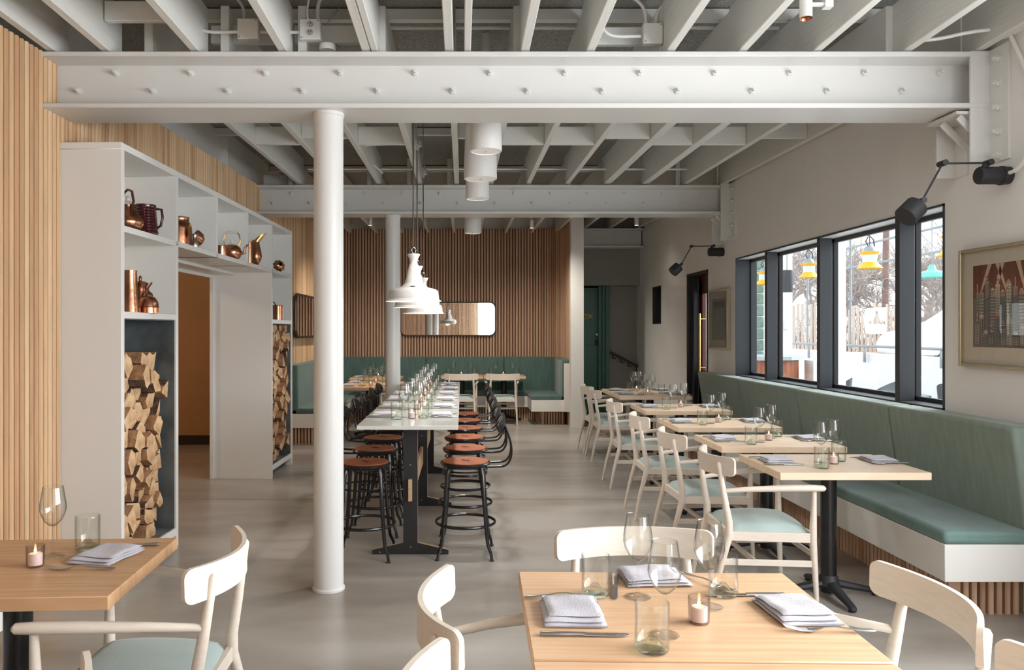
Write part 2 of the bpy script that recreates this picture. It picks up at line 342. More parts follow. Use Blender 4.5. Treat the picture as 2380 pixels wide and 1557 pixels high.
m = MB()
for t in (.08, .36, .64, .92):
    q = [a+(b-a)*t for a, b in zip(p0, p1)]; m.tube([(q[0], q[1], q[2]-.02), (q[0], q[1], q[2]-.08), (q[0]+.05, q[1]+.02, q[2]-.085), (q[0]+.05, 13.31, q[2]-.085)], .01, 6)
m.build('bracket', BLACKM, hr)
# left passage
ps = MB(); ps.box((-6.4, 10.2, 0), (-2.5, 10.35, 2.9)); ps.box((-6.5, 3.9, 0), (-6.35, 10.35, 2.9)); ps.box((-6.4, 3.9, 0), (-3.2, 4.0, 2.9)); ps.box((-6.5, 3.9, 2.8), (-3.2, 10.4, 2.9)); ps.box((-3.2, 7.92, 2.8), (-2.5, 10.4, 2.9))
struct(ps.build('wall_passage', BROWN, smooth=0), 'brown wall inside the passage behind the shelves')
struct(MB().box((-6.3, 10.17, 0), (-2.5, 10.2, .12)).build('baseboard_passage', DARKB, smooth=0), 'dark baseboard in the passage')
tag(MB().lathe([(0, 0), (.07, 0), (.07, .03), (0, .03)], (-4.6, 7.2, 2.76), 20).build('added_downlight', mat('lamp_warm', (1, .8, .6), .5, emit=(1, .72, .42), estr=30)), 'small warm ceiling lamp added unseen to light the brown passage', 'ceiling light')  # hidden lamp and its point light added to brighten the passage
point_lamp('added_passage_lamp', (-4.6, 7.2, 2.6), 60, (1, .75, .5), .06)
# overhead deck
dk = MB()
def zb(y): return 3.078+(y-4.4)*.0135 if y > 4.4 else 3.078-(y-4.4)*0.03
def zd(y): return (3.078+(y-4.4)*.0135)+.40
dk.add([(-3.2, -1.7, zd(-1.7)), (XR+TH, -1.7, zd(-1.7)), (XR+TH, 16.2, zd(16.2)), (-3.2, 16.2, zd(16.2)), (-3.2, -1.7, zd(-1.7)+.12), (XR+TH, -1.7, zd(-1.7)+.12), (XR+TH, 16.2, zd(16.2)+.12), (-3.2, 16.2, zd(16.2)+.12)],
       [(0, 1, 2, 3), (4, 7, 6, 5), (0, 4, 5, 1), (1, 5, 6, 2), (2, 6, 7, 3), (3, 7, 4, 0)])
struct(dk.build('ceiling', DECK, smooth=0), 'grey fibre deck between the white joists')

# joists
J1 = [-2.33, -2.02, -1.517, -1.02, -.546, -.073, .352, .728, 1.177, 1.59, 2.015, 2.525, 2.93]
J2 = [-1.844, -1.40, -.954, -.493, -.083, .30, .715, 1.153, 1.58, 2.006, 2.467, 2.90]
J3 = [-1.95, -1.50, -1.05, -.60, -.15, .30, .75, 1.2, 1.62, 2.02, 2.44, 2.90]
ordn = ['first', 'second', 'third', 'fourth', 'fifth', 'sixth', 'seventh', 'eighth', 'ninth', 'tenth', 'eleventh', 'twelfth', 'thirteenth', 'fourteenth', 'fifteenth', 'sixteenth', 'seventeenth', 'eighteenth', 'nineteenth', 'twentieth']
def joist(x, y0, y1, w, label, group, h=.31):
    m = MB(); n = 2; rz = [random.uniform(-.004, .004) for _ in range(2)]
    m.add([(x-w/2+rz[0], y0, zb(y0)), (x+w/2+rz[0], y0, zb(y0)), (x+w/2+rz[1], y1, zb(y1)), (x-w/2+rz[1], y1, zb(y1)), (x-w/2+rz[0], y0, zb(y0)+h), (x+w/2+rz[0], y0, zb(y0)+h), (x+w/2+rz[1], y1, zb(y1)+h), (x-w/2+rz[1], y1, zb(y1)+h)],
          [(0, 3, 2, 1), (4, 5, 6, 7), (0, 1, 5, 4), (1, 2, 6, 5), (2, 3, 7, 6), (3, 0, 4, 7)])
    return tag(m.build('ceiling_joist', JOIST, smooth=0, bevel=.004, seg=1), label, 'joist', group)
for i, x in enumerate(J1): joist(x, -1.6, 4.55, .05, f'white timber joist above the near steel beam, {ordn[i]} from the left', 'joists of the nearest bay')
for i, x in enumerate(J2): joist(x+.02, 4.5, 8.78, .05, f'white timber joist between the two steel beams, {ordn[i]} from the left', 'joists of the middle bay')
for i, x in enumerate(J3): joist(x, 8.76, 13.5 if x < 1.7 else 13.04, .05, f'white timber joist behind the far steel beam, {ordn[i]} from the left', 'joists of the far bay')
# doubled joists and upper purlins
for k, (x, y0, y1) in enumerate(((.03, 2.2, 4.5), (-.50, 2.5, 4.5), (2.06, 4.6, 8.7), (1.64, 4.6, 8.7))):
    joist(x, y0, y1, .038, ['slim white sister joist just right of the centre joist, near bay', 'slim white sister joist beside the fifth joist, near bay', 'slim white sister joist beside the tenth joist, middle bay', 'slim white sister joist beside the ninth joist, middle bay'][k], 'sister joists', .29)
for i, y in enumerate((3.3, 4.75, 6.2, 7.7, 9.6, 11.2, 12.6)):
    tag(MB().box((-2.5, y, zd(y)-.075), (XR, y+.055, zd(y)-.01)).build('ceiling_batten', JOIST, smooth=0), f'white cross batten under the grey deck, {ordn[i]} from the camera', 'batten', 'cross battens under the deck')
# blocking between joists
def block(x0, x1, y, z0, z1, label): return tag(MB().box((x0, y, z0), (x1, y+.04, z1)).build('joist_block', JOIST, smooth=0, bevel=.003, seg=1), label, 'block', 'blocking boards between joists')
block(-1.49, -1.045, 4.58, 3.20, 3.305, 'white board left of the blank junction box above near beam')
block(-.995, -.575, 4.58, 3.20, 3.305, 'white board carrying the outlet box above near beam')
block(.755, 1.152, 4.58, 3.19, 3.295, 'white board carrying the right junction box above near beam')
block(-1.99, -1.545, 4.30, 3.22, 3.33, 'white board at far left above near beam')
Jm = J2
for i in range(len(Jm)-1):
    if i in (3,): continue
    block(Jm[i]+.046, Jm[i+1]-.006, 6.72+(-.22 if i % 3 == 1 else 0), 3.115, 3.27, f'white blocking board in mid bay, {ordn[i]} gap from the left')
for i in range(7): block(J3[i]+.026, J3[i+1]-.026, 11.5, 3.19, 3.36, f'white blocking board over the nook, {ordn[i]} gap from the left')
block(-2.3, -1.98, 8.95, 3.15, 3.30, 'white blocking board at the left end behind the far beam')

# steel beams
def beam(y0, y1, z0, z1, xl, xr, n, dx, name_label, bolts=True, phase=0.):
    t = empty('steel_beam', ((xl+xr)/2, (y0+y1)/2, z0), label=name_label, cat='beam'); yc = (y0+y1)/2; ox, oy, oz = t.location
    def L(m, nm, mt, **k):
        m.v = [(x-ox, y-oy, z-oz) for x, y, z in m.v]; return m.build(nm, mt, t, **k)
    L(MB().box((xl, y0, z0), (xr, y1, z0+.028)), 'bottom_flange', WSTEEL, bevel=.004)
    L(MB().box((xl, y0, z1-.03), (xr, y1, z1)), 'top_flange', WSTEEL, bevel=.004)
    L(MB().box((xl, yc-.008, z0+.028), (xr, yc+.008, z1-.03)), 'web', WSTEEL, smooth=0)
    first = None
    for k in range(n):
        for row, (off, zz) in enumerate(((0, z1-.074), (dx/2, z0+.140))):
            x = xl+phase+k*dx+off
            if x > xr-.04 or x < xl-.02: continue
            if first is None:
                m = MB(); m.lathe([(.022, 0), (.022, -.004), (.017, -.004), (.017, -.018), (.009, -.019), (.009, -.045), (0, -.045)], (0, 0, 0), 6, axis='y')
                first = m.build('bolt', WSTEEL, t, smooth=30); b = first
            else: b = first.copy(); COL.objects.link(b)
            b.location = (x-ox, yc-.008-oy, zz-oz)
    return t
beam(4.37, 4.695, 2.757, 3.076, -2.45, XR-.016, 13, .4366, 'near white steel beam with rows of bolts across the room', phase=-.008)
beam(8.62, 8.93, 2.80, 3.122, -2.36, XR-.016, 14, .419, 'far white steel beam with bolts behind the pendant lamps', phase=.007)
beam(12.72, 13.03, 2.865, 3.18, 1.80, XR-.02, 4, .42, 'shaded steel beam over the green door corridor', phase=.12)
# beam end angle plates + brackets
def angle_plate(y, zt, zb_, lab, s=1.):
    t = empty('beam_end_plate', (0, 0, 0), label=lab, cat='steel plate')
    m = MB(); m.box((2.868, y, zb_), (XR, y+.014, zt)); m.box((XR-.014, y-.15, zb_), (XR, y+.014, zt)); m.build('angle_plate', WSTEEL, t, bevel=.002)
    m = MB(); m.box((2.868, y+.31, zb_-.02), (XR, y+.324, zt-.3)); m.box((XR-.014, y+.20, zb_-.02), (XR, y+.31, zt-.35)); m.build('rear_angle_plate', WSTEEL, t, bevel=.002)
    m = MB(); m.box((2.80, y+.02, zt-.352), (XR, y+.30, zt-.335)); m.bar((2.83, y+.2, zt-.36), (2.975, y+.2, zt-.50), .012, .04); m.bar((2.83, y+.05, zt-.36), (2.975, y+.05, zt-.50), .012, .04); m.build('seat_bracket', WSTEEL, t, bevel=.002)
    for k in range(5):
        MB().lathe([(.026, 0), (.026, -.006), (.019, -.006), (.019, -.024), (.010, -.025), (.010, -.04), (0, -.04)], (XR-.014, y-.075, zt-.07-k*.135), 6, axis='x').build('bolt', WSTEEL, t)
angle_plate(4.372, 3.08, 2.44, 'white bolted angle plate holding the near beam to right wall')
angle_plate(8.60, 3.135, 2.50, 'white bolted angle plate holding the far beam to right wall')
# columns
def column(x, y, zt, lab):
    t = empty('round_column', (x, y, 0), label=lab, cat='column', group='round white columns')
    MB().lathe([(.094, 0), (.094, .012), (.0865, .02), (.0855, 1.5), (.0850, zt-.02), (.09, zt-.018), (.09, zt)], (0, 0, 0), 40, closed=True).build('shaft', mat('column_paint_'+str(len(MATS)), (.72, .72, .705), .32, bump=.25, bscale=7, stretch=(1, 1, .4)), t)
column(-.778, 4.50, 2.757, 'round white painted steel column nearest the camera')
column(-.79, 8.78, 2.80, 'round white column rising behind the communal table')

# electrical bits above the beam
def jbox(x0, x1, y, z0, z1, lab, outlet=False):
    t = empty('junction_box', (0, 0, 0), label=lab, cat='electrical box')
    MB().box((x0, y-.05, z0), (x1, y, z1)).build('box', WHITE, t, bevel=.005)
    m = MB()
    for sx_, sz in ((x0+.012, z0+.012), (x1-.012, z1-.012)): m.lathe([(0, -.003), (.004, -.003), (.004, 0)], (sx_, y-.05, sz), 8, axis='y')
    m.build('screw', GALV, t)
    if outlet:
        cx = (x0+x1)/2
        for zz in (z0+.042, z0+.088):
            f = MB().lathe([(0, -.005), (.018, -.005), (.019, 0)], (cx, y-.05, zz), 18, axis='y').build('outlet', mat('outlet_grey'+str(zz), (.45, .45, .45), .5), t)
            q = MB(); q.box((cx-.008, y-.057, zz-.001), (cx-.005, y-.054, zz+.008)); q.box((cx+.005, y-.057, zz-.001), (cx+.008, y-.054, zz+.008)); q.lathe([(0, -.0065), (.003, -.0065), (.003, -.005)], (cx, y-.05, zz-.009), 8, axis='y'); q.build('slot', BLACKM, f)
D = 4.50
jbox(X(557, D), X(605, D), D, Z(98, D), Z(50, D), 'blank white junction box above the near beam, left')
jbox(X(700, D), X(748, D), D, Z(99, D), Z(51, D), 'white outlet box with grey sockets above near beam', True)
jbox(X(1491, D), X(1536, D), D, Z(108, D), Z(60, D), 'blank white junction box above the near beam, right')
def conduit(pts, r, lab, m=WHITE, name='conduit', cat='conduit', sm=3):
    P = [Vector(p) for p in pts]
    for _ in range(sm):
        Q = [P[0]]
        for a, b in zip(P, P[1:]): Q += [a*.75+b*.25, a*.25+b*.75]
        P = Q+[P[-1]]
    return tag(MB().tube(P, r, 8).build(name, m), lab, cat)
def pt(px, py, D): return (X(px, D), D, Z(py, D))
D = 4.46
conduit([pt(420, -10, D), pt(440, 45, D), pt(470, 76, D), pt(556, 74, D)], .0095, 'white conduit curving into the left blank junction box')
conduit([pt(605, 75, D+.02), pt(652, 75, D+.02), pt(700, 75, D+.02)], .0095, 'short white conduit joining the two left boxes')
conduit([pt(545, -10, 4.55), pt(568, 18, 4.55), pt(567, 50, 4.52)], .0095, 'white conduit dropping into top of left blank box')
conduit([pt(720, -10, 4.45), pt(713, 25, 4.45), pt(718, 60, 4.45)], .006, 'thin white cable plugged into the outlet box')
conduit([pt(752, -15, 4.5), pt(738, 10, 4.5), pt(738, 52, 4.5)], .011, 'white conduit dropping into top of outlet box')
conduit([pt(1402, 68, D), pt(1420, 86, D), pt(1489, 84, D)], .0095, 'white conduit entering left side of right junction box')
conduit([pt(1465, -10, 4.5), pt(1498, 15, 4.5), pt(1502, 60, 4.5)], .0095, 'white conduit arching into top of right junction box')
conduit([pt(1580, 0, 4.5), pt(1530, 15, 4.5), pt(1522, 60, 4.5)], .0095, 'white conduit bending right from right junction box')
tag(MB().tube([(-.6, 4.9, 3.415), (2.0, 4.9, 3.415)], .012, 8).build('conduit', WHITE), 'long straight white pipe under the deck above near beam', 'conduit')
conduit([pt(1083, -5, 4.4), pt(1092, 40, 4.4), pt(1096, 80, 4.4), pt(1084, 120, 4.4)], .0025, 'thin grey wire hanging beside the centre joist', GALV, 'wire', 'wire')
conduit([pt(795, -5, 4.6), pt(785, 30, 4.62), pt(760, 52, 4.64), pt(752, 85, 4.66), pt(790, 110, 4.6)], .004, 'loose dark cable bundle near outlet box', GALV, 'cable', 'cable')
conduit([(-.40, 7.2, 3.24), (-.62, 7.2, 3.235), (-1.0, 7.2, 3.22), (-.93, 7.8, 3.2), (-.86, 8.3, 3.19)], .011, 'white conduit looping between joists above middle bay')
conduit([(-1.7, 8.5, 3.27), (0, 8.5, 3.27), (2.6, 8.5, 3.27)], .012, 'straight white pipe just before the far beam', sm=0)
# wifi puck, spot
tag(MB().lathe([(0, 0), (.045, 0), (.048, .008), (.045, .035), (0, .038)], (X(761, 4.5), 4.5, Z(118, 4.5)+.0), 24).build('sensor_puck', WHITE), 'small white sensor puck on top of the near beam', 'sensor')
sp = empty('ceiling_spotlight', (X(1873, 3.9), 3.9, Z(42, 3.9)), label='small white cylinder spotlight with copper lens, upper right', cat='spotlight')
MB().lathe([(.030, .0), (.031, .01), (.031, .12), (0, .12)], (0, 0, 0), 24).build('housing', ENAM, sp)
MB().lathe([(.0, .012), (.026, .008), (.030, -.004)], (0, 0, 0), 24).build('lens_ring', COPPER, sp)
MB().box((.03, -.01, .06), (.11, .01, .075)).build('mount_arm', WHITE, sp); MB().box((.09, -.02, .05), (.13, .02, .14)).build('mount_block', WHITE, sp)

# ------------------------------------------------------------------ window, sills, door on the right wall
wn = empty('window_1', (0, 0, 0)); struct(wn, 'long black framed window over the green banquette')
m = MB(); e = .012
m.box((XR-.008, wy0-.0, wz0-.0), (XR+TH, wy0+e, wz1)); m.box((XR-.008, wy1-e, wz0), (XR+TH, wy1, wz1)); m.box((XR-.008, wy0, wz0), (XR+TH, wy1, wz0+e))
m.box((XR-.008, wy0, wz1-e), (XR+.012, wy1, wz1))
m.build('window_lining', CHARC, wn, smooth=0)
MB().box((XR+.012, wy0+e, wz1-e), (XR+TH, wy1-e, wz1)).build('window_head', WHITE, wn, smooth=0)
gx = XR+.15
m = MB(); m.box((gx, wy0, wz0), (gx+.035, wy1, wz0+.04)); m.box((gx, wy0, wz1-.045), (gx+.035, wy1, wz1)); m.box((gx, wy0, wz0), (gx+.035, wy0+.05, wz1)); m.box((gx, wy1-.03, wz0), (gx+.035, wy1, wz1))
m.build('window_frame', CHARC, wn, smooth=0)
for ym in (7.68, 6.55, 5.366):
    MB().box((XR+.006, ym-.055, wz0+.01), (XR+.112, ym, wz1-.01)).build('mullion', CHARC, wn, bevel=.003)
    MB().box((gx, ym-.006, wz0+.01), (gx+.035, ym+.055, wz1-.01)).build('glazing_bar', BLACKM, wn, smooth=0)
MB().box((gx+.014, wy0+.02, wz0+.02), (gx+.020, wy1-.02, wz1-.02)).build('window_pane', GLW, wn, smooth=0)
w2 = empty('window_2', (0, 0, 0)); struct(w2, 'window nearer the camera')
m = MB(); m.box((gx, ny0, .9), (gx+.06, ny1, .95)); m.box((gx, ny0, 2.7), (gx+.06, ny1, 2.75)); 
for y in (ny0, .2, 1.7, ny1-.05): m.box((gx, y, .9), (gx+.06, y+.05, 2.75))
m.build('window_frame', CHARC, w2, smooth=0)
dr = empty('door_2', (0, 0, 0)); struct(dr, 'black and mahogany entrance door on the right wall')
m = MB(); m.box((XR-.006, dy0, 0), (XR+TH, dy0+.05, dz1)); m.box((XR-.006, dy1-.03, 0), (XR+TH, dy1, dz1)); m.box((XR-.006, dy0, dz1-.03), (XR+TH, dy1, dz1)); m.box((XR+.05, dy1-.14, 0), (XR+.10, dy1-.03, dz1-.03)); m.build('door_frame', BLACKM, dr, smooth=0)
m = MB(); m.box((XR+.14, dy0+.05, 0), (XR+.19, dy0+.16, 2.15)); m.box((XR+.14, dy1-.20, 0), (XR+.19, dy1-.05, 2.15)); m.box((XR+.14, dy0+.05, 0), (XR+.19, dy1-.05, .98)); m.box((XR+.14, dy0+.05, 1.98), (XR+.19, dy1-.05, 2.215)); m.build('door_leaf', MAHOG, dr, bevel=.003)
MB().box((XR+.162, dy0+.15, .97), (XR+.168, dy1-.19, 1.99)).build('door_pane', GLW, dr, smooth=0)
m = MB(); m.tube([(XR+.075, dy1-.30, .95), (XR+.075, dy1-.30, 1.72)], .014, 10)
for z in (1.02, 1.65): m.tube([(XR+.075, dy1-.30, z), (XR+.15, dy1-.30, z)], .009, 8)
m.build('door_handle', BRASS, dr)
t = empty('wall_niche_panel', (0, 0, 0), label='dark narrow glass panel set in the right wall beyond the door', cat='wall panel')
MB().box((XR+.10, n0+.0, nz0), (XR+.12, n1, nz1)).build('glass_panel', mat('dark_glass_panel', (.05, .06, .065), .08, coat=.5), t)
m = MB(); m.box((XR, n0, nz0), (XR+.12, n0+.02, nz1)); m.box((XR, n1-.02, nz0), (XR+.12, n1, nz1)); m.box((XR, n0, nz0), (XR+.12, n1, nz0+.02)); m.box((XR, n0, nz1-.02), (XR+.12, n1, nz1)); m.build('lining', BLACKM, t, smooth=0)

# ------------------------------------------------------------------ framed prints
def tower(m, u, w, h, base, kind, rnd, put):
    body = rnd.choice((1, 2, 3))
    put(u-w/2, base, u+w/2, base+h, body, .0010)
    step = .009; nx = max(2, int(w/.011))
    for j in range(int(h/step)-1):
        if kind == 1 and j % 2: put(u-w/2, base+j*step, u+w/2, base+j*step+.004, 3 if body != 3 else 1, .0016); continue
        for i in range(nx):
            a = u-w/2+(i+.25)*w/nx; put(a, base+(j+.3)*step, a+w/nx*.5, base+(j+.85)*step, 4 if body != 2 else 3, .0016)
    if kind == 0:
        for k in range(5): put(u-w/2*(1-k/5), base+h+k*.008, u+w/2*(1-k/5), base+h+(k+1)*.008, body, .0013)
    elif kind == 2: put(u-.003, base+h, u+.003, base+h+.05, 3, .0013); put(u-.012, base+h+.02, u+.012, base+h+.028, 5, .0014)
    else:
        for k in range(6): put(u-.016*math.cos(k*PI/12)-.002, base+h+k*.004, u+.016*math.cos(k*PI/12)+.002, base+h+(k+1)*.004, 5 if rnd.random() < .3 else 3, .0013)
def framed(y0, y1, z0, z1, lab, big):
    t = empty('framed_print', (XR, (y0+y1)/2, z0), label=lab, cat='picture'); oy = (y0+y1)/2
    a, b, hh = y0-oy, y1-oy, z1-z0; fw = .018
    m = MB(); m.box((-.04, a, 0), (0, a+fw, hh)); m.box((-.04, b-fw, 0), (0, b, hh)); m.box((-.04, a+fw, 0), (0, b-fw, fw)); m.box((-.04, a+fw, hh-fw), (0, b-fw, hh)); m.build('frame', GOLD, t, bevel=.003)
    MB().box((-.020, a+fw, fw), (-.004, b-fw, hh-fw)).build('mat_board', MATB, t, smooth=0)
    p = MB(); P0 = -.0202
    def put(u0, v0, u1, v1, mi, off):  # u runs from the far (left in view) edge, v up
        x = P0-off; p.add([(x, U0-u0, V0+v0), (x, U0-u1, V0+v0), (x, U0-u1, V0+v1), (x, U0-u0, V0+v1)], [(0, 1, 2, 3)], mi)
    rnd = random.Random(4)
    if big:
        U0, V0 = b-.105, .115; wd = (b-a)-.21; ht = hh-.115-.10
        put(0, 0, wd, ht, 0, 0); put(0, 0, wd, .07, 2, .0002); put(0, .07, wd, .28, 2, .0002)
        for k in range(7):   # search-light rays
            c = (k+.3)*wd/6.5; x = P0-.0005; dx_ = rnd.choice((-.10, .10, .07, -.07))
            p.add([(x, U0-c, V0+ht*.55), (x, U0-(c+.006), V0+ht*.55), (x, U0-min(wd, max(0, c+dx_+.022)), V0+ht), (x, U0-min(wd, max(0, c+dx_-.012)), V0+ht)], [(0, 1, 2, 3)], 6)
        u = .04
        while u < wd-.03:
            w = rnd.uniform(.030, .048); tower(p, u, w, rnd.uniform(.20, .33), .06, rnd.choice((0, 1, 2, 3)), rnd, put); u += w+rnd.uniform(.004, .012)
        u = .02
        while u < wd-.03:
            w = rnd.uniform(.028, .05); hgt = rnd.uniform(.035, .16); tower(p, u+w/2, w, hgt, .015, rnd.choice((0, 2, 3)), rnd, lambda a_, b_, c_, d_, mi, off: put(a_, b_, c_, d_, mi, off+.001)); u += w+rnd.uniform(.002, .01)
        for k in range(60):
            uu, vv = rnd.uniform(.01, wd-.02), rnd.uniform(.01, ht*.75)
            put(uu, vv, uu+rnd.uniform(.004, .010), vv+rnd.uniform(.004, .010), 5, .003)
        mats = [mat('print_maroon', (.13, .035, .03), .8), mat('print_mid_grey', (.24, .24, .24), .8), mat('print_slate', (.13, .135, .14), .8), mat('print_bone', (.55, .50, .43), .8), mat('print_charcoal', (.06, .06, .06), .8), mat('print_red', (.42, .07, .05), .8), mat('print_ray', (.60, .42, .33), .8)]
    else:
        U0, V0 = b-.095, .10; wd = (b-a)-.19; ht = hh-.20
        put(0, 0, wd, ht, 0, 0); put(wd*.12, ht*.78, wd*.88, ht*.93, 2, .0005); put(wd*.3, ht*.80, wd*.7, ht*.84, 3, .001)
        for k in range(18):
            c = wd*(k+.5)/18; x = P0-.0007
            p.add([(x, U0-c, V0+.02), (x, U0-c-.006, V0+.02), (x, U0-(wd/2+(c-wd/2)*.25)-.003, V0+ht*.74), (x, U0-(wd/2+(c-wd/2)*.25), V0+ht*.74)], [(0, 1, 2, 3)], 1)
        mats = [mat('print_sea_grey', (.27, .31, .29), .8), mat('print_pale_line', (.42, .45, .42), .8), mat('print_dark_band', (.09, .10, .10), .8), mat('print_rust', (.32, .17, .12), .8)]
    p.build('print', mats, t, smooth=0, fixn=False)
    MB().box((-.033, a+fw, fw), (-.031, b-fw, hh-fw)).build('glazing', GL, t, smooth=0)
framed(3.55, 4.61, 1.29, 1.974, 'large framed city skyline print right of the window', True)
framed(8.64, 9.31, 1.29, 1.968, 'smaller framed grey print between the door and window', False)

# ------------------------------------------------------------------ black wall lamps
def sconce(y, z, lab):
    t = empty('wall_lamp', (XR, y, z), label=lab, cat='wall lamp', group='black jointed wall lamps')
    m = MB(); m.lathe([(0, -.168), (.044, -.168), (.048, -.162), (.048, -.05), (.052, -.05), (.052, -.03), (.048, -.03), (.048, 0)], (0, 0, 0), 28, axis='x'); m.build('wall_mount', BLACKM, t, smooth=30)
    a = Vector((-.118, -.01, .068)); b = Vector((-.368, -.01, .064)); c = Vector((-.485, -.02, -.14))
    m = MB(); m.tube([a+Vector((0, -.028, 0)), a+Vector((0, .028, 0))], .0165, 16); m.tube([a, a+Vector((-.03, 0, -.03))], .014, 10); m.tube([b+Vector((0, -.03, 0)), b+Vector((0, .03, 0))], .0165, 16); m.tube([c+Vector((0, -.022, 0)), c+Vector((0, .022, 0))], .015, 16); m.build('joint', BLACKM, t)
    MB().tube([a, b], .0055, 8).build('upper_arm', BLACKM, t); MB().tube([b, c], .0055, 8).build('lower_arm', BLACKM, t)
    d = Vector((-.74, -.18, -.65)).normalized(); p0 = c+d*.0; 
    m = MB(); m.tube([p0, p0+d*.05], .016, 12); n1 = p0+d*.045
    m.tube([n1, n1+d*.004, n1+d*.10], [.052, .060, .060], 32, cap=True); m.build('lamp_head', BLACKM, t, smooth=30)
    return t
sconce(4.24, 2.348, 'black jointed wall lamp over the window, nearer the camera')
sconce(8.88, 2.40, 'black jointed wall lamp beside the entrance door')
D0 = 4.2
conduit([(XR-.03, 4.20, 2.352), (XR-.03, 4.12, 2.36), (XR-.025, 4.02, 2.45), (XR-.02, 4.0, 2.70), (XR-.02, 4.12, 2.95), (XR-.02, 4.2, 3.1)], .011, 'white conduit curving down the wall to the near lamp')
tag(MB().box((XR-.06, 4.05, 3.10), (XR, 4.26, 3.24)).build('junction_box', WALLR, bevel=.004), 'wall coloured junction box at top right above the lamp', 'electrical box')
conduit([(XR-.03, 4.26, 3.16), (2.80, 4.28, 3.15), (2.66, 4.34, 3.13), (2.54, 4.38, 3.14)], .010, 'white conduit running from the top right wall box')

# ------------------------------------------------------------------ shelf unit
S0 = Vector((-2.004, 4.55, 0)); S1 = Vector((-1.907, 8.68, 0)); SANG = math.atan2(S1.y-S0.y, S1.x-S0.x)
# local frame: x along the shelf (away from camera), y into the wall, z up
sh = empty('shelf_unit', S0, SANG, label='tall white open shelf unit framing the passage', cat='shelf')
SLEN = (S1-S0).length; CW = SLEN/5; DP = .375; ST = 2.608; TK = .04
vy = [i*(SLEN-TK)/5 for i in range(6)]
def sbox(m, a, b): return m.box(a, b)
for i, x in enumerate(vy):
    lo = 0 if i in (0, 1, 4, 5) else 2.085
    MB().box((x, 0, lo), (x+TK, DP if i not in (4,) else .62, ST-TK)).build('upright_panel', WHITE, sh, bevel=.002, seg=1)
MB().box((0, 0, ST-TK), (SLEN, DP, ST)).build('top_board', WHITE, sh, bevel=.002, seg=1)
MB().box((TK, .0, 2.085), (SLEN-TK, DP, 2.122)).build('long_shelf', WHITE, sh, bevel=.002, seg=1)
for i in (0, 4):
    MB().box((vy[i]+TK, 0, 1.572), (vy[i+1], DP, 1.612)).build('shelf_board', WHITE, sh, bevel=.002, seg=1)
    MB().box((vy[i]+TK, 0, .08), (vy[i+1], DP, .13)).build('base_board', WHITE, sh, bevel=.002, seg=1)
    MB().box((vy[i]+TK, .07, 0), (vy[i+1], .09, .08)).build('kick_board', RAWST, sh)
    m = MB(); a, b = vy[i]+TK, vy[i+1]; m.box((a, .012, .13), (a+.006, DP-.01, 1.572)); m.box((b-.006, .012, .13), (b, DP-.01, 1.572)); m.box((a, DP-.02, .13), (b, DP-.014, 1.572)); m.box((a, .012, .13), (b, DP-.01, .136)); m.box((a, .012, 1.566), (b, DP-.01, 1.572))
    m.build('steel_lining', RAWST, sh, smooth=0)
for i in range(5):
    z0 = 2.122 if i in (1, 2, 3) else 1.612
    MB().box((vy[i]+TK, DP-.014, z0), (vy[i+1], DP, ST-TK)).build('back_board', WHITE, sh, smooth=0)
m = MB(); m.box((vy[1]+TK, DP, 2.06), (vy[4], .62, 2.085)); m.build('passage_head', WHITE, sh, smooth=0)
m = MB(); m.box((vy[4]-.02, .585, 0), (vy[4], .625, 2.085)); m.box((vy[1]+TK, .60, 2.03), (vy[4], .62, 2.06)); m.build('passage_trim', WHITE, sh, bevel=.002)
struct(MB().box((-2.72, 5.36, 0), (-2.40, 5.42, 2.12)).build('trim_2', WHITE, smooth=0), 'white lining of the passage on its near side')
def SP(l, d, z=0): # shelf-local to world
    c, s = math.cos(SANG), math.sin(SANG); return (S0.x+l*c-d*s, S0.y+l*s+d*c, z)

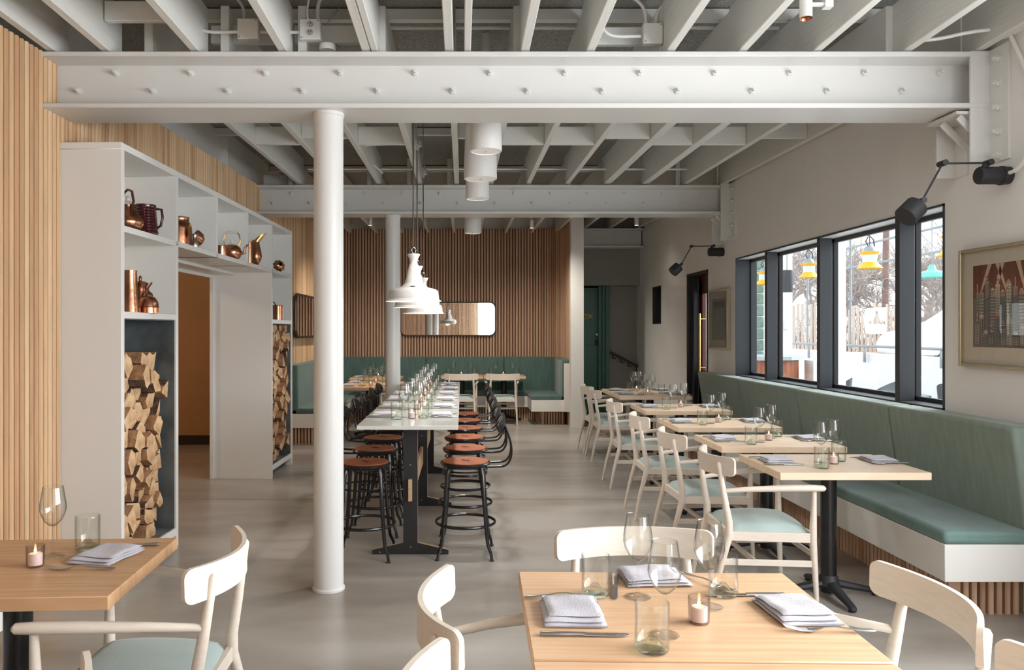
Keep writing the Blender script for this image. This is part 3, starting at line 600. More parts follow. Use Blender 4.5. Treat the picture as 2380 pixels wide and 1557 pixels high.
# ------------------------------------------------------------------ firewood
def clip(poly, mx, my, nx, ny):
    out = []
    for i in range(len(poly)):
        a, b = poly[i], poly[(i+1) % len(poly)]; da = (a[0]-mx)*nx+(a[1]-my)*ny; db = (b[0]-mx)*nx+(b[1]-my)*ny
        if da <= 0: out.append(a)
        if da*db < 0: t = da/(da-db); out.append((a[0]+(b[0]-a[0])*t, a[1]+(b[1]-a[1])*t))
    return out
def logs(l0, l1, z0, ztop, nx, nz, label, group, seed, depth0):
    rnd = random.Random(seed); pts = []; w = l1-l0; h = ztop(0)-z0
    for j in range(nz):
        for i in range(nx+(j % 2)): pts.append((l0+w*(i+(.5 if not j % 2 else 0)+rnd.uniform(-.34, .34))/nx, z0+h*(j+.5+rnd.uniform(-.36, .36))/nz))
    made = []
    for i, p in enumerate(pts):
        poly = [(l0, z0), (l1, z0), (l1, z0+h), (l0, z0+h)]
        for k, q in enumerate(pts):
            if k == i or abs(q[0]-p[0])+abs(q[1]-p[1]) > .5: continue
            d = math.hypot(q[0]-p[0], q[1]-p[1]); poly = clip(poly, (p[0]+q[0])/2, (p[1]+q[1])/2, (q[0]-p[0])/d, (q[1]-p[1])/d)
            if len(poly) < 3: break
        if len(poly) < 3: continue
        cx = sum(a for a, _ in poly)/len(poly); cz = sum(b for _, b in poly)/len(poly)
        if cz > z0+ (ztop((cx-l0)/w)-z0): continue
        s = rnd.uniform(.86, .97); poly = [((a-cx)*s, (b-cz)*s) for a, b in poly]
        # roughen the outline
        R = []
        for k in range(len(poly)):
            a, b = poly[k], poly[(k+1) % len(poly)]; R.append(a)
            L_ = math.hypot(b[0]-a[0], b[1]-a[1])
            if L_ > .05:
                t = rnd.uniform(.35, .65); inn = rnd.uniform(.0, .10); R.append(((a[0]+(b[0]-a[0])*t)*(1-inn), (a[1]+(b[1]-a[1])*t)*(1-inn)))
        d0 = depth0+rnd.uniform(-.05, .075); ln = DP-.04-d0; n = len(R); m = MB()
        tl = [rnd.uniform(-.018, .018) for _ in range(2)]
        vs = [(a, d0+a*tl[0]*8+b*tl[1]*8, b) for a, b in R]+[(a*.98, d0+ln-.01, b*.98) for a, b in R]; c0 = len(vs); vs.append((0, d0-rnd.uniform(0, .012), 0))
        fs = [(k, (k+1) % n, c0) for k in range(n)]+[tuple(range(n, 2*n))]
        m.add(vs, fs, 0); bark = rnd.randrange(n); nb = rnd.choice((1, 2, 3, 4))
        for k in range(n):
            m.f.append((k, k+n, (k+1) % n+n, (k+1) % n)); m.m.append(2 if (k-bark) % n < nb else 1)
        o = m.build('split_log', [CUT, SPLIT, BARK], smooth=20); o.location = SP(cx, 0, cz); o.rotation_euler = (0, 0, SANG); tag(o, label, 'log', group); made.append((cz, cx, o))
    made.sort(key=lambda t: t[0]); rows = [made[i:i+nx] for i in range(0, len(made), nx)]
    for r_, row in enumerate(rows):
        for c_, (_, _, o) in enumerate(sorted(row, key=lambda t: t[1])): o['label'] = f'{label}, {ordn[r_]} row from bottom, {ordn[c_]} from left'
logs(vy[0]+TK+.01, vy[1]-.06, .137, lambda u: 1.42-.12*u, 5, 15, 'split log in the left firewood recess', 'firewood in the left recess', 11, .075)
logs(vy[4]+TK+.01, vy[5]-.03, .137, lambda u: 1.56, 5, 15, 'split log in the right firewood recess', 'firewood in the right recess', 12, .05)

# ------------------------------------------------------------------ copperware on the shelves
def pot(name, px, py, D, zs, parts, lab, cat='copperware', rz=0):
    """stand a thing on shelf height zs"""
    o = empty(name, (X(px, D), D, zs), rz, lab, cat)
    for nm, mb, mt in parts: mb.build(nm, mt, o, smooth=40)
    return o
ZU, ZM = 2.1225, 1.6125
body = MB().lathe([(.0, 0), (.06, 0), (.085, .02), (.096, .055), (.094, .065), (.075, .10), (.045, .13), (.04, .16), (.042, .165), (0, .168)], n=32)
lid = MB().lathe([(.04, .165), (.03, .18), (.012, .19), (.012, .21), (.016, .215), (.0, .222)], n=20)
hd = MB().tube([(0, -.045, .13), (0, -.07, .18), (0, -.05, .245), (0, 0, .262), (0, .05, .245), (0, .07, .18), (0, .045, .13)], .008, 8)
o = pot('copper_kettle', 297, 0, 4.86, ZU, [('body', body, COPPER), ('lid', lid, CERAM), ('handle', hd, COPD)], 'squat copper kettle with dark hoop handle, top left cell', 'kettle', .9)
MB().tube([(.08, 0, .05), (.12, 0, .09), (.135, 0, .15)], [.018, .013, .010], 10).build('spout', COPPER, o).rotation_euler = (0, 0, 1.6)
# burgundy ribbed pitcher
b = MB().lathe([(0, 0), (.072, 0)]+[(.078-.0008*k+(.004 if k % 2 else 0), .008+k*.0092) for k in range(20)]+[(.066, .195), (.058, .19), (.058, .04), (0, .03)], n=36, flute=lambda a, z: 1+.012*math.cos(18*a))
o = pot('ribbed_pitcher', 338, 0, 5.05, ZU, [('body', b, BURG)], 'burgundy glazed ribbed pitcher beside the squat copper kettle', 'pitcher')
MB().tube([(.07, 0, .17), (.105, 0, .165), (.112, 0, .11), (.10, 0, .06), (.074, 0, .045)], .009, 8).build('handle', BURG, o)
MB().tube([(-.04, 0, .13), (-.075, 0, .165), (-.105, 0, .197)], [.03, .026, .02], 10).build('spout', BURG, o)
b = MB().lathe([(0, 0), (.088, 0), (.088, .12), (.084, .145), (.068, .165), (.068, .2), (.072, .205), (.060, .205), (.06, .17)], n=36)
o = pot('copper_canister', 417, 0, 5.66, ZU, [('body', b, COPPER)], 'tall copper canister with brass diamond plate, second cell', 'canister')
m = MB(); m.add([(.088, -.03, .09), (.096, -.055, .135), (.088, -.08, .09), (.09, -.055, .04)], [(0, 1, 2, 3)]); m.tube([(.075, -.05, .165), (.10, -.06, .15), (.095, -.055, .125)], .004, 6); m.build('brass_plate', BRASS, o)
b = MB().lathe([(0, 0), (.030, 0), (.034, .03), (.022, .055), (.018, .085), (.024, .1), (.016, .1)], n=24)
o = pot('copper_jug', 452, 0, 5.80, ZU, [('body', b, TIN)], 'small tarnished jug between canister and tipped ladle', 'jug')
b = MB().lathe([(0, 0), (.03, .006), (.055, .035), (.062, .085), (.056, .085), (.05, .04), (0, .012)], n=28)
o = pot('copper_bowl', 472, 0, 5.90, ZU+.045, [('body', b, COPPER)], 'copper bowl tipped on its side in the second cell', 'bowl'); o.rotation_euler = (0, -1.0, .6)
b = MB().lathe([(0, 0), (.046, 0), (.048, .01), (.048, .085), (.051, .088), (.044, .088), (.044, .01), (0, .008)], n=28)
pot('copper_cup', 514, 0, 6.50, ZU, [('body', b, COPPER)], 'small copper cup left of the white handled kettle', 'cup')
b = MB().lathe([(0, 0), (.055, 0), (.078, .03), (.084, .065), (.074, .10), (.045, .125), (0, .13)], n=32)
lid = MB().lathe([(.045, .125), (.02, .137), (.008, .142), (.013, .155), (.008, .17), (0, .172)], n=20)
h = MB().tube([(-.055, 0, .11), (-.075, 0, .16), (-.062, 0, .215), (-.045, 0, .235)], .006, 8).tube([(.055, 0, .11), (.075, 0, .16), (.062, 0, .215), (.045, 0, .235)], .006, 8)
hg = MB().tube([(-.052, 0, .233), (-.03, 0, .24), (0, 0, .236), (.03, 0, .24), (.052, 0, .233)], [.008, .013, .010, .013, .008], 10)
o = pot('copper_kettle', 539, 0, 6.78, ZU, [('body', b, COPPER), ('lid', lid, CERAM), ('handle', h, BRASS), ('grip', hg, CERAM)], 'round copper kettle with white handle grip, third cell', 'kettle')
MB().tube([(.07, 0, .05), (.11, 0, .06), (.115, 0, .10), (.135, 0, .125), (.15, 0, .12)], [.018, .014, .010, .009, .007], 10).build('spout', COPPER, o)
b = MB().lathe([(0, 0), (.035, 0), (.035, .008), (.028, .02), (.055, .06), (.060, .095), (.055, .14), (.04, .2), (.036, .235), (.030, .235)], n=32)
sp_ = MB().grid(lambda u, v: ((.036+.075*v*max(0, math.cos((u-.5)*2*PI)))*math.cos((u-.5)*2*PI), .036*(1-.2*v)*math.sin((u-.5)*2*PI), .23+.095*v*(.25+.75*max(0, math.cos((u-.5)*2*PI)))), 25, 5)
pot('copper_pitcher', 594, 0, 7.50, ZU, [('body', b, COPPER), ('spout_collar', sp_, BRASS)], 'tall copper pitcher with long brass spout, fourth cell', 'pitcher')
b = MB().lathe([(0, 0), (.036, 0), (.036, .20), (.039, .203), (.033, .203), (.033, .01), (0, .008)], n=28)
pot('copper_cylinder', 579, 0, 7.22, ZU, [('body', b, COPPER)], 'plain copper cylinder half hidden behind the shelf upright', 'canister')
b = MB().lathe([(.02, 0), (.045, .004), (.062, .025), (.060, .05), (.035, .075), (.018, .078), (.012, .03)], n=48, flute=lambda a, z: 1+.10*math.cos(9*a))
o = pot('copper_jelly_mould', 645, 0, 8.33, ZU+.060, [('body', b, COPPER)], 'fluted round copper mould in the far top cell', 'mould'); o.rotation_euler = (PI/2-.35, 0, .7)
b = MB().lathe([(0, 0), (.062, 0), (.058, .04), (.048, .13), (.041, .24), (.043, .262), (.036, .262), (.04, .13), (0, .02)], n=28)
pot('copper_jug', 302, 0, 4.83, ZM, [('body', b, COPPER)], 'tall straight copper jug at left of the second shelf', 'jug')
b = MB().lathe([(0, 0), (.045, 0), (.055, .03), (.053, .09), (.038, .14), (.040, .17), (.052, .195), (.046, .195)], n=28)
lid = MB().lathe([(.05, .195), (.03, .205), (.008, .21), (.012, .225), (.006, .24), (0, .245)], n=18)
o = pot('copper_lidded_pot', 326, 0, 5.02, ZM, [('body', b, COPD), ('lid', lid, COPD)], 'dark copper lidded pot behind the domed kettle', 'pot')
MB().tube([(.04, 0, .15), (.07, 0, .19), (.075, 0, .2)], .006, 8).build('handle', COPD, o)
b = MB().lathe([(0, 0), (.068, 0), (.068, .035), (.073, .037), (.066, .04), (.062, .07), (.045, .10), (.03, .106), (0, .106)], n=32)
lid = MB().lathe([(.032, .106), (.028, .125), (.010, .14), (.006, .143), (.009, .152), (0, .158)], n=18)
o = pot('copper_kettle', 344, 0, 4.98, ZM, [('body', b, COPPER), ('lid', lid, COPPER)], 'small domed copper kettle on the second shelf', 'kettle', 3.6)
MB().tube([(.055, 0, .03), (.085, 0, .055), (.088, 0, .10)], [.014, .010, .008], 10).build('spout', COPPER, o)
b = MB().lathe([(0, 0), (.056, 0), (.056, .15), (.062, .155), (.053, .155), (.053, .01), (0, .008)], n=28)
o = pot('copper_saucepan', 645, 0, 8.22, ZM, [('body', b, COPPER)], 'deep copper saucepan with dark handle, far lower cell', 'saucepan')
MB().tube([(-.055, 0, .13), (-.09, 0, .15), (-.085, 0, .19), (-.04, 0, .19), (-.02, 0, .155)], .006, 8).build('handle', BLACKM, o)

# ------------------------------------------------------------------ banquettes
def cushion(x0, x1, y0, y1, z0, z1, name, m, parent, r=.03, lean=0., axis='x'):
    b = MB().box((x0, y0, z0), (x1, y1, z1)); o = b.build(name, m, parent, bevel=r, seg=3)
    return o
# right wall banquette
bq = empty('banquette_bench', (2.7, 6.6, 0), label='long sage green banquette along the window wall', cat='banquette')
def LB(m, nm, mt, par, **k):
    ox, oy, oz = par.location; m.v = [(x-ox, y-oy, z-oz) for x, y, z in m.v]; return m.build(nm, mt, par, **k)
segs = [9.25, 7.89, 6.52, 5.117, 3.94]
for a, b in zip(segs[1:], segs):
    m = MB(); g = .004
    m.add([(2.885, a+g, .44), (XR-.005, a+g, .44), (XR-.005, a+g, 1.01), (2.80, a+g, 1.01), (2.885, b-g, .44), (XR-.005, b-g, .44), (XR-.005, b-g, 1.01), (2.80, b-g, 1.01)], [(0, 1, 2, 3), (4, 7, 6, 5), (0, 4, 5, 1), (1, 5, 6, 2), (2, 6, 7, 3), (3, 7, 4, 0)])
    LB(m, 'back_cushion', SAGE, bq, bevel=.025, seg=3)
for a, b in ((3.94, 6.52), (6.52, 9.25)): LB(MB().box((2.455, a+.003, .408), (2.93, b-.003, .478)), 'seat_cushion', SEATF, bq, bevel=.022, seg=3)
LB(MB().box((2.46, 3.95, .217), (XR, 9.25, .408)), 'seat_panel', WHITE, bq, bevel=.002, seg=1)
def plinth(name, path, z0, z1, parent, flip, seed, mats=SL):
    o = slat_wall(name, path, z0, z1, mats, flip=flip, seed=seed, pitch=.044, w=.028, d=.03, back=.03); 
    me = o.data; off = Vector(parent.location)
    for v in me.vertices: v.co -= off
    o.parent = parent; return o
plinth('slatted_plinth', [(2.62, 9.2), (2.62, 4.12), (2.98, 4.12)], 0, .217, bq, -1, 21, SB)
# rear curved nook banquette
nk = empty('banquette_bench', (-.3, 12.9, 0), label='dark teal banquette wrapping the curved wood nook', cat='banquette')
def path_box(path, off0, off1, z0, z1, flip=1):
    """solid following a path between two offsets"""
    m = MB(); P = [Vector((x, y)) for x, y in path]; n = len(P); N = []
    for i in range(n):
        d = (P[min(i+1, n-1)]-P[max(i-1, 0)]).normalized(); N.append(Vector((-d.y, d.x))*flip)
    vs = []
    for p, q in zip(P, N):
        a, b = p+q*off0, p+q*off1; vs += [(a.x, a.y, z0), (b.x, b.y, z0), (b.x, b.y, z1), (a.x, a.y, z1)]
    fs = [(0, 1, 2, 3), tuple(4*(n-1)+k for k in (3, 2, 1, 0))]
    for i in range(n-1):
        for k in range(4): fs.append((4*i+k, 4*i+(k+1) % 4, 4*i+4+(k+1) % 4, 4*i+4+k))
    return m.add(vs, fs)
def sub(path, a, b):
    P = [Vector((x, y)) for x, y in path]; L_ = [0]
    for i in range(len(P)-1): L_.append(L_[-1]+(P[i+1]-P[i]).length)
    def at(t):
        for i in range(len(P)-1):
            if t <= L_[i+1]+1e-9: return P[i]+(P[i+1]-P[i])*((t-L_[i])/(L_[i+1]-L_[i]))
        return P[-1]
    out = [tuple(at(a))]+[tuple(P[i]) for i in range(len(P)) if a+1e-3 < L_[i] < b-1e-3]+[tuple(at(b))]
    return out, L_[-1]
full = [(-2.30, 10.2), (-2.31, 13.0)]+arc(-1.83, 13.0, .48, PI, PI/2, 8)[1:]+[(1.27, 13.48)]+arc(1.27, 13.05, .43, PI/2, 0, 8)[1:]+[(1.70, 12.25)]
_, TL = sub(full, 0, 1)
cuts = [0, 1.5, 3.2, 4.75, 6.1, 7.1, 7.95, TL]
cuts = [c*TL/TL for c in cuts if c < TL]+[TL]
for a, b in zip(cuts, cuts[1:]):
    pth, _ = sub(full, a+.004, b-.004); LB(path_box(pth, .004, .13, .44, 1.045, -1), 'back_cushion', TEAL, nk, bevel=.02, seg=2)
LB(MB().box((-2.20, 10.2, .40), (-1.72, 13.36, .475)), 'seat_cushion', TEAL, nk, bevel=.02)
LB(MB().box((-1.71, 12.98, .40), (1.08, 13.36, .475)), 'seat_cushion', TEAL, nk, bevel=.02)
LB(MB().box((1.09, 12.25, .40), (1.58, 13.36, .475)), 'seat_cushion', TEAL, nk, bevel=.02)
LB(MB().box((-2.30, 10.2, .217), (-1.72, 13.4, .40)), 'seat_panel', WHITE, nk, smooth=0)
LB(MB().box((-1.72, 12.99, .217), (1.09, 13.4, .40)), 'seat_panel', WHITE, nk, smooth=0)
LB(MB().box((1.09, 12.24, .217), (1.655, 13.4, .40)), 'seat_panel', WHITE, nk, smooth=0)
LB(MB().box((1.60, 12.20, .217), (1.70, 12.24, .98)), 'end_panel', WHITE, nk, smooth=0)
plinth('slatted_plinth', [(-2.28, 10.3), (-1.87, 10.3), (-1.87, 13.1), (1.0, 13.12)]+arc(1.0, 12.8, .32, PI/2, 0, 5)[1:]+[(1.30, 12.45), (1.65, 12.45)], 0, .217, nk, -1, 22, SB)
# near left banquette (only its corner shows under the left table)
nb = empty('banquette_bench', (-2.2, 1.8, 0), label='white fronted banquette at left edge behind the left table', cat='banquette')
LB(MB().box((-2.40, .3, .217), (-1.965, 3.34, .408)), 'seat_panel', WHITE, nb, bevel=.002, seg=1); LB(MB().box((-2.40, .3, .408), (-1.96, 3.34, .478)), 'seat_cushion', SAGE, nb, bevel=.02)
plinth('slatted_plinth', [(-2.08, .4), (-2.08, 3.2), (-2.38, 3.2)], 0, .217, nb, -1, 23)
LB(MB().box((-2.40, .3, .478), (-2.30, 3.34, 1.0)), 'back_cushion', SAGE, nb, bevel=.02)

# ------------------------------------------------------------------ armchair
def make_chair():
    t = empty('dining_armchair', (0, 0, 0), cat='chair')
    for s in (-1, 1):
        MB().tube([(s*.252, .235, 0), (s*.247, .225, .20), (s*.243, .215, .38), (s*.247, .216, .50), (s*.253, .218, .648)], [.0105, .0155, .020, .017, .012], 12).build('leg', ASH, t)
        MB().tube([(s*.222, -.310, 0), (s*.215, -.270, .20), (s*.208, -.218, .39), (s*.205, -.217, .46), (s*.200, -.238, .58), (s*.188, -.268, .775), (s*.187, -.270, .785)], [.0105, .015, .0205, .0205, .018, .0125, .006], 12).build('rear_leg', ASH, t)
        MB().tube([(s*.198, -.250, .628), (s*.206, -.222, .634), (s*.235, -.10, .648), (s*.262, .08, .66), (s*.268, .20, .662), (s*.266, .262, .660), (s*.265, .272, .659)], [.010, .0125, .015, .0185, .0185, .016, .008], 12).build('armrest', ASH, t)
    pts = []
    m = MB(); R = .026; US = [-1, -.997, -.988, -.973, -.955, -.93, -.905]; US = US+[-.85+.1*k for k in range(18)]+[-u for u in reversed(US)]; n = len(US)
    for i in range(n):
        u = US[i]; x = .268*u; y = -.300+.095*u*u; e_ = .268*(1-abs(u)); k = max(0, R-e_); dz = R-math.sqrt(max(0, R*R-k*k)) if k > 0 else 0
        tx, ty = 1, 2*.095*u/.268; nn = math.hypot(tx, ty); nx_, ny_ = -ty/nn, tx/nn
        zl, zh = .713+dz+.004*u*u, .812-dz+.008*u*u; h_ = .0085
        for q in ((-h_, zl), (h_, zl), (h_*.8, zh), (-h_*.8, zh)): m.v.append((x+nx_*q[0], y+ny_*q[0]-.0*(q[1]-.7), q[1]))
    for i in range(n-1):
        for k in range(4): m.f.append((4*i+k, 4*i+(k+1) % 4, 4*i+4+(k+1) % 4, 4*i+4+k)); m.m.append(0)
    m.f += [(0, 1, 2, 3), tuple(4*(n-1)+k for k in (3, 2, 1, 0))]; m.m += [0, 0]
    m.build('backrest', ASH, t, smooth=50)
    m = MB()
    m.bar((-.235, .215, .390), (.235, .215, .390), .024, .05); m.bar((-.20, -.212, .392), (.20, -.212, .392), .024, .05)
    for s in (-1, 1): m.bar((s*.205, -.205, .390), (s*.242, .21, .390), .022, .05)
    m.build('seat_frame', ASH, t, bevel=.003)
    def pad(sgn):
        def fn(u, v):
            a = 2*u-1; b = 2*v-1; w = .205+.035*(b+1)/2
            ex, ey = a*w, .004+b*.214
            r = max(abs(a), abs(b)); dome = max(0., (1-a*a))**.5*max(0., (1-b*b))**.5
            cr_ = 1-.05*(a*a*b*b)
            return (ex*cr_, ey*cr_, (.413+.055*dome**.55 if sgn > 0 else .408))
        return fn
    m = MB(); m.grid(pad(1), 17, 17); m.grid(pad(-1), 17, 17)
    m.build('seat_cushion', PAD, t, smooth=60)
    for s in (-1, 1): MB().bar((s*.213, -.262, .252), (s*.246, .222, .252), .014, .034).build('stretcher', ASH, t, bevel=.003)
    MB().bar((-.226, -.08, .252), (.226, -.08, .252), .014, .03).build('stretcher', ASH, t, bevel=.003)
    MB().bar((-.235, .217, .30), (.235, .217, .30), .014, .028).build('stretcher', ASH, t, bevel=.003)
    return t
chair = make_chair()
FX, BX, NY = -PI/2, PI/2, PI    # facing +x, facing -x, facing the camera
CG = 'pale ash armchairs with blue green seats'
rowc = [(1.665, 4.39), (1.655, 5.29), (1.675, 6.32), (1.715, 7.56), (1.785, 9.08), (1.785, 9.68)]
tn = ['nearest', 'second', 'third', 'fourth', 'fifth', 'sixth']
for i, (x, y) in enumerate(rowc):
    place(chair, (x, y, 0), FX+random.uniform(-.03, .03), f'pale ash armchair facing the window banquette, {tn[i]} of its row' if i else 'pale ash armchair facing the window banquette, nearest of its row', CG)
place(chair, (.190, 2.02, 0), FX+.05, 'pale ash armchair at left of the front table, farther one', CG)
place(chair, (.172, 1.47, 0), FX, 'pale ash armchair at bottom edge left of the front table', CG)
place(chair, (1.00, 2.06, 0), BX-.06, 'pale ash armchair at right of the front table, farther one', CG)
place(chair, (.985, 1.46, 0), BX, 'pale ash armchair cut off at the lower right corner', CG)
place(chair, (.585, 2.42, 0), NY+.01, 'pale ash armchair behind the front table facing camera', CG)
place(chair, (-1.005, 2.455, 0), BX+.03, 'pale ash armchair at right end of the left table', CG)
place(chair, (-1.02, 1.40, 0), BX, 'pale ash armchair with only a backrest tip at bottom left', CG)
place(chair, (-.02, 12.5, 0), 0, 'pale ash armchair with its back to us in the nook, left one', CG)
place(chair, (.64, 12.5, 0), 0, 'pale ash armchair with its back to us in the nook, right one', CG)
place(chair, (-.86, 10.5, 0), BX, 'pale ash armchair half hidden behind the rear column', CG)
place(chair, (-.86, 11.15, 0), BX, 'pale ash armchair beyond the rear column at the nook tables', CG)

# ------------------------------------------------------------------ tables
def table(x, y, w, d, rz, mt, lab, group=None, th=.04, h=.75, base=(.0, .0), cross=True):
    t = empty('pedestal_table', (x, y, 0), rz, lab, 'table', group)
    m = MB(); m.box((-w/2, -d/2, h-th), (w/2, d/2, h)); m.build('tabletop', mt, t, bevel=.003)
    MB().lathe([(.043, .02), (.043, h-th-.01), (.06, h-th-.008), (.06, h-th)], (0, 0, 0), 24, closed=True).build('column', BLACK, t)
    m = MB()
    for a in range(4):
        c_, s_ = math.cos(a*PI/2+PI/4*0), math.sin(a*PI/2)
        m.tube([(c_*.02, s_*.02, .075), (c_*.10, s_*.10, .058), (c_*.22, s_*.22, .035), (c_*.275, s_*.275, .022), (c_*.29, s_*.29, .012)], [.034, .032, .024, .022, .012], 8, flat=.7)
        m.tube([(c_*.262, s_*.262, 0), (c_*.262, s_*.262, .02)], .018, 8)
    m.lathe([(.045, .05), (.06, .06), (.05, .11), (.043, .12)], n=20)
    m.build('base', BLACKM, t)
    return t
TR = [(2.075, 4.39, .80, .613), (2.075, 5.285, .81, .59), (2.075, 6.32, .81, .65), (2.115, 7.56, .81, .68)]
trn = ['nearest window row table', 'second window row table', 'third window row table', 'fourth window row table']
for i, (x, y, w, d) in enumerate(TR): table(x, y, w, d, 0, TWOODL, f'square pale oak pedestal table, {tn[i]} in the window row', 'pedestal tables along the window banquette')
table(2.205, 9.11, .83, .58, 0, TWOODL, 'pale oak pedestal table joined on the near side, back of window row', 'pedestal tables along the window banquette')
table(2.205, 9.69, .83, .58, 0, TWOODL, 'pale oak pedestal table joined on the far side, back of window row', 'pedestal tables along the window banquette')
FT = table(.575, 2.08, .815, .645, .0, TWOOD, 'light oak front table laid with glasses and napkins'); FT.rotation_euler = (0, 0, -.020)
table(.560, 1.425, .815, .645, -.020, TWOOD, 'light oak table at the bottom edge touching the front table')
LT = table(-1.420, 2.475, .81, .62, .052, TWOODD, 'honey oak table at lower left with candle and glass', base=(0, 0))
table(-1.425, 1.40, .81, .62, 0, TWOODD, 'honey oak table just showing at the bottom left corner')
table(-1.265, 10.5, .81, .6, 0, TWOOD, 'oak pedestal table left of rear column, nearer one', 'pedestal tables in the nook')
table(-1.265, 11.13, .81, .6, 0, TWOOD, 'oak pedestal table left of rear column, farther one', 'pedestal tables in the nook')
table(-1.38, 12.5, .81, .6, 0, TWOOD, 'oak pedestal table in the left rear corner of nook', 'pedestal tables in the nook')
table(-.01, 12.93, .69, .6, 0, TWOOD, 'oak pedestal table at back wall, left of the pair', 'pedestal tables in the nook')
table(.69, 12.93, .69, .6, 0, TWOOD, 'oak pedestal table at back wall, right of the pair', 'pedestal tables in the nook')

# communal table
ct = empty('communal_table', (-.349, 6.944, 0), label='long grey topped communal table on black trestles', cat='table')
MB().box((-.319, -2.066, .874), (.321, 2.066, .90)).build('tabletop', BTOP, ct, bevel=.002, seg=1)
for k, y in enumerate((5.19-6.944, 6.62-6.944, 8.12-6.944)):
    tr = MB(); c_ = .0
    poly = [(-.255, 0), (.255, 0), (.255, .03), (.048, .078), (.048, .872), (-.048, .872), (-.048, .078), (-.255, .03)]
    tr.prism(poly, y, y+.028, 0, 'xz', side=1)
    o = tr.build('trestle', [PLYB, PLYE], ct, smooth=0)
    q = MB(); [q.lathe([(0, -.002), (.005, -.002), (.005, 0)], (dx_, y, z_), 8, axis='y') for dx_, z_ in ((-.205, .015), (.205, .015), (0, .05), (0, .36), (0, .60), (0, .86))]; q.build('screw_heads', CHROME, o)
MB().box((-.012, 5.15-6.944, .364), (.012, 8.18-6.944, .508)).build('stretcher_plank', PLYE, ct, smooth=0)
m = MB(); m.box((-.03, -1.75, .80), (.03, 1.3, .872)); m.build('top_rail', PLYE, ct, smooth=0)

# stools
def make_stool():
    t = empty('bar_stool', (0, 0, 0), cat='stool')
    MB().lathe([(0, .585), (.145, .585), (.160, .592), (.169, .603), (.170, .612), (.166, .619), (.157, .620), (0, .620)], n=40).build('seat_pan', BLACK, t)
    s = MB().lathe([(.0, .6195), (.156, .6195), (.157, .622), (.154, .625), (.035, .6265), (.03, .6255), (0, .6255)], n=40).build('seat_pad', LEATH, t)
    m = MB()
    for a in range(4): m.tube([(.02*math.cos(a*PI/2+.4), .02*math.sin(a*PI/2+.4), .6262), (.034*math.cos(a*PI/2+.9), .034*math.sin(a*PI/2+.9), .6262)], .0022, 5)
    m.lathe([(0, .6275), (.012, .6275), (.013, .626)], n=12); m.build('embossed_centre', BLACK, s)
    for a, b in ((-1, -1), (1, -1), (1, 1), (-1, 1)):
        MB().tube([(a*.085, b*.085, .592), (a*.108, b*.108, .585), (a*.118, b*.118, .55), (a*.133, b*.133, .30), (a*.146, b*.146, .14), (a*.152, b*.152, .095), (a*.172, b*.172, .045), (a*.178, b*.178, .0)], [.013, .0145, .0145, .0135, .012, .0115, .010, .009], 10).build('leg', BLACK, t)
        MB().lathe([(.015, 0), (.015, .006), (.010, .012)], (a*.178, b*.178, 0), 10, closed=True).build('foot_cap', BLACKM, t)
    m = MB(); P = [(.199*math.cos(2*PI*k/40), .199*math.sin(2*PI*k/40), .215) for k in range(41)]; m.tube(P, .008, 8, cap=False, flat=1.3); m.build('foot_ring', BLACK, t)
    m = MB(); P = [(.165*math.cos(2*PI*k/32), .165*math.sin(2*PI*k/32), .46) for k in range(33)]; m.tube(P, .006, 6, cap=False); m.build('upper_ring', BLACK, t)
    for s_ in (-1, 1):
        P = [Vector(q) for q in ((s_*.09, -.13, .598), (s_*.09, -.21, .598), (s_*.088, -.275, .605), (s_*.082, -.308, .66), (s_*.072, -.308, .74), (s_*.058, -.285, .81), (s_*.045, -.262, .87))]
        for _ in range(2):
            Q = [P[0]]
            for a, b in zip(P, P[1:]): Q += [a*.75+b*.25, a*.25+b*.75]
            P = Q+[P[-1]]
        MB().tube(P, .0095, 8, flat=.8).build('back_rod', BLACK, t)
    def bk(off):
        def fn(u, v):
            a = 2*PI*u; r = v; x = .135*r*math.cos(a); z = .875+.062*r*math.sin(a)*(1 if math.sin(a) > 0 else 1.05)
            return (x, -.262+off+2.6*x*x+.6*(z-.875)**2*4, z)
        return fn
    m = MB(); m.grid(bk(.009), 33, 7); m.grid(bk(-.009), 33, 7); rim = [bk(0)(k/32, 1.) for k in range(33)]; m.tube(rim, .0095, 8, cap=False)
    m.build('backrest', BLACK, t, smooth=60)
    return t
stool = make_stool()
SG = 'black bar stools with tan seats at the communal table'
for i in range(6):
    y = 5.22+.60*i
    place(stool, (.020, y, 0), BX+random.uniform(-.04, .04), f'black metal stool with tan seat on right of communal table, {tn[i]}', SG)
for i in range(6):
    y = 5.18+.60*i
    place(stool, (-.652, y, 0), FX+random.uniform(-.04, .04), f'black metal stool with tan seat on left of communal table, {tn[i]}', SG)

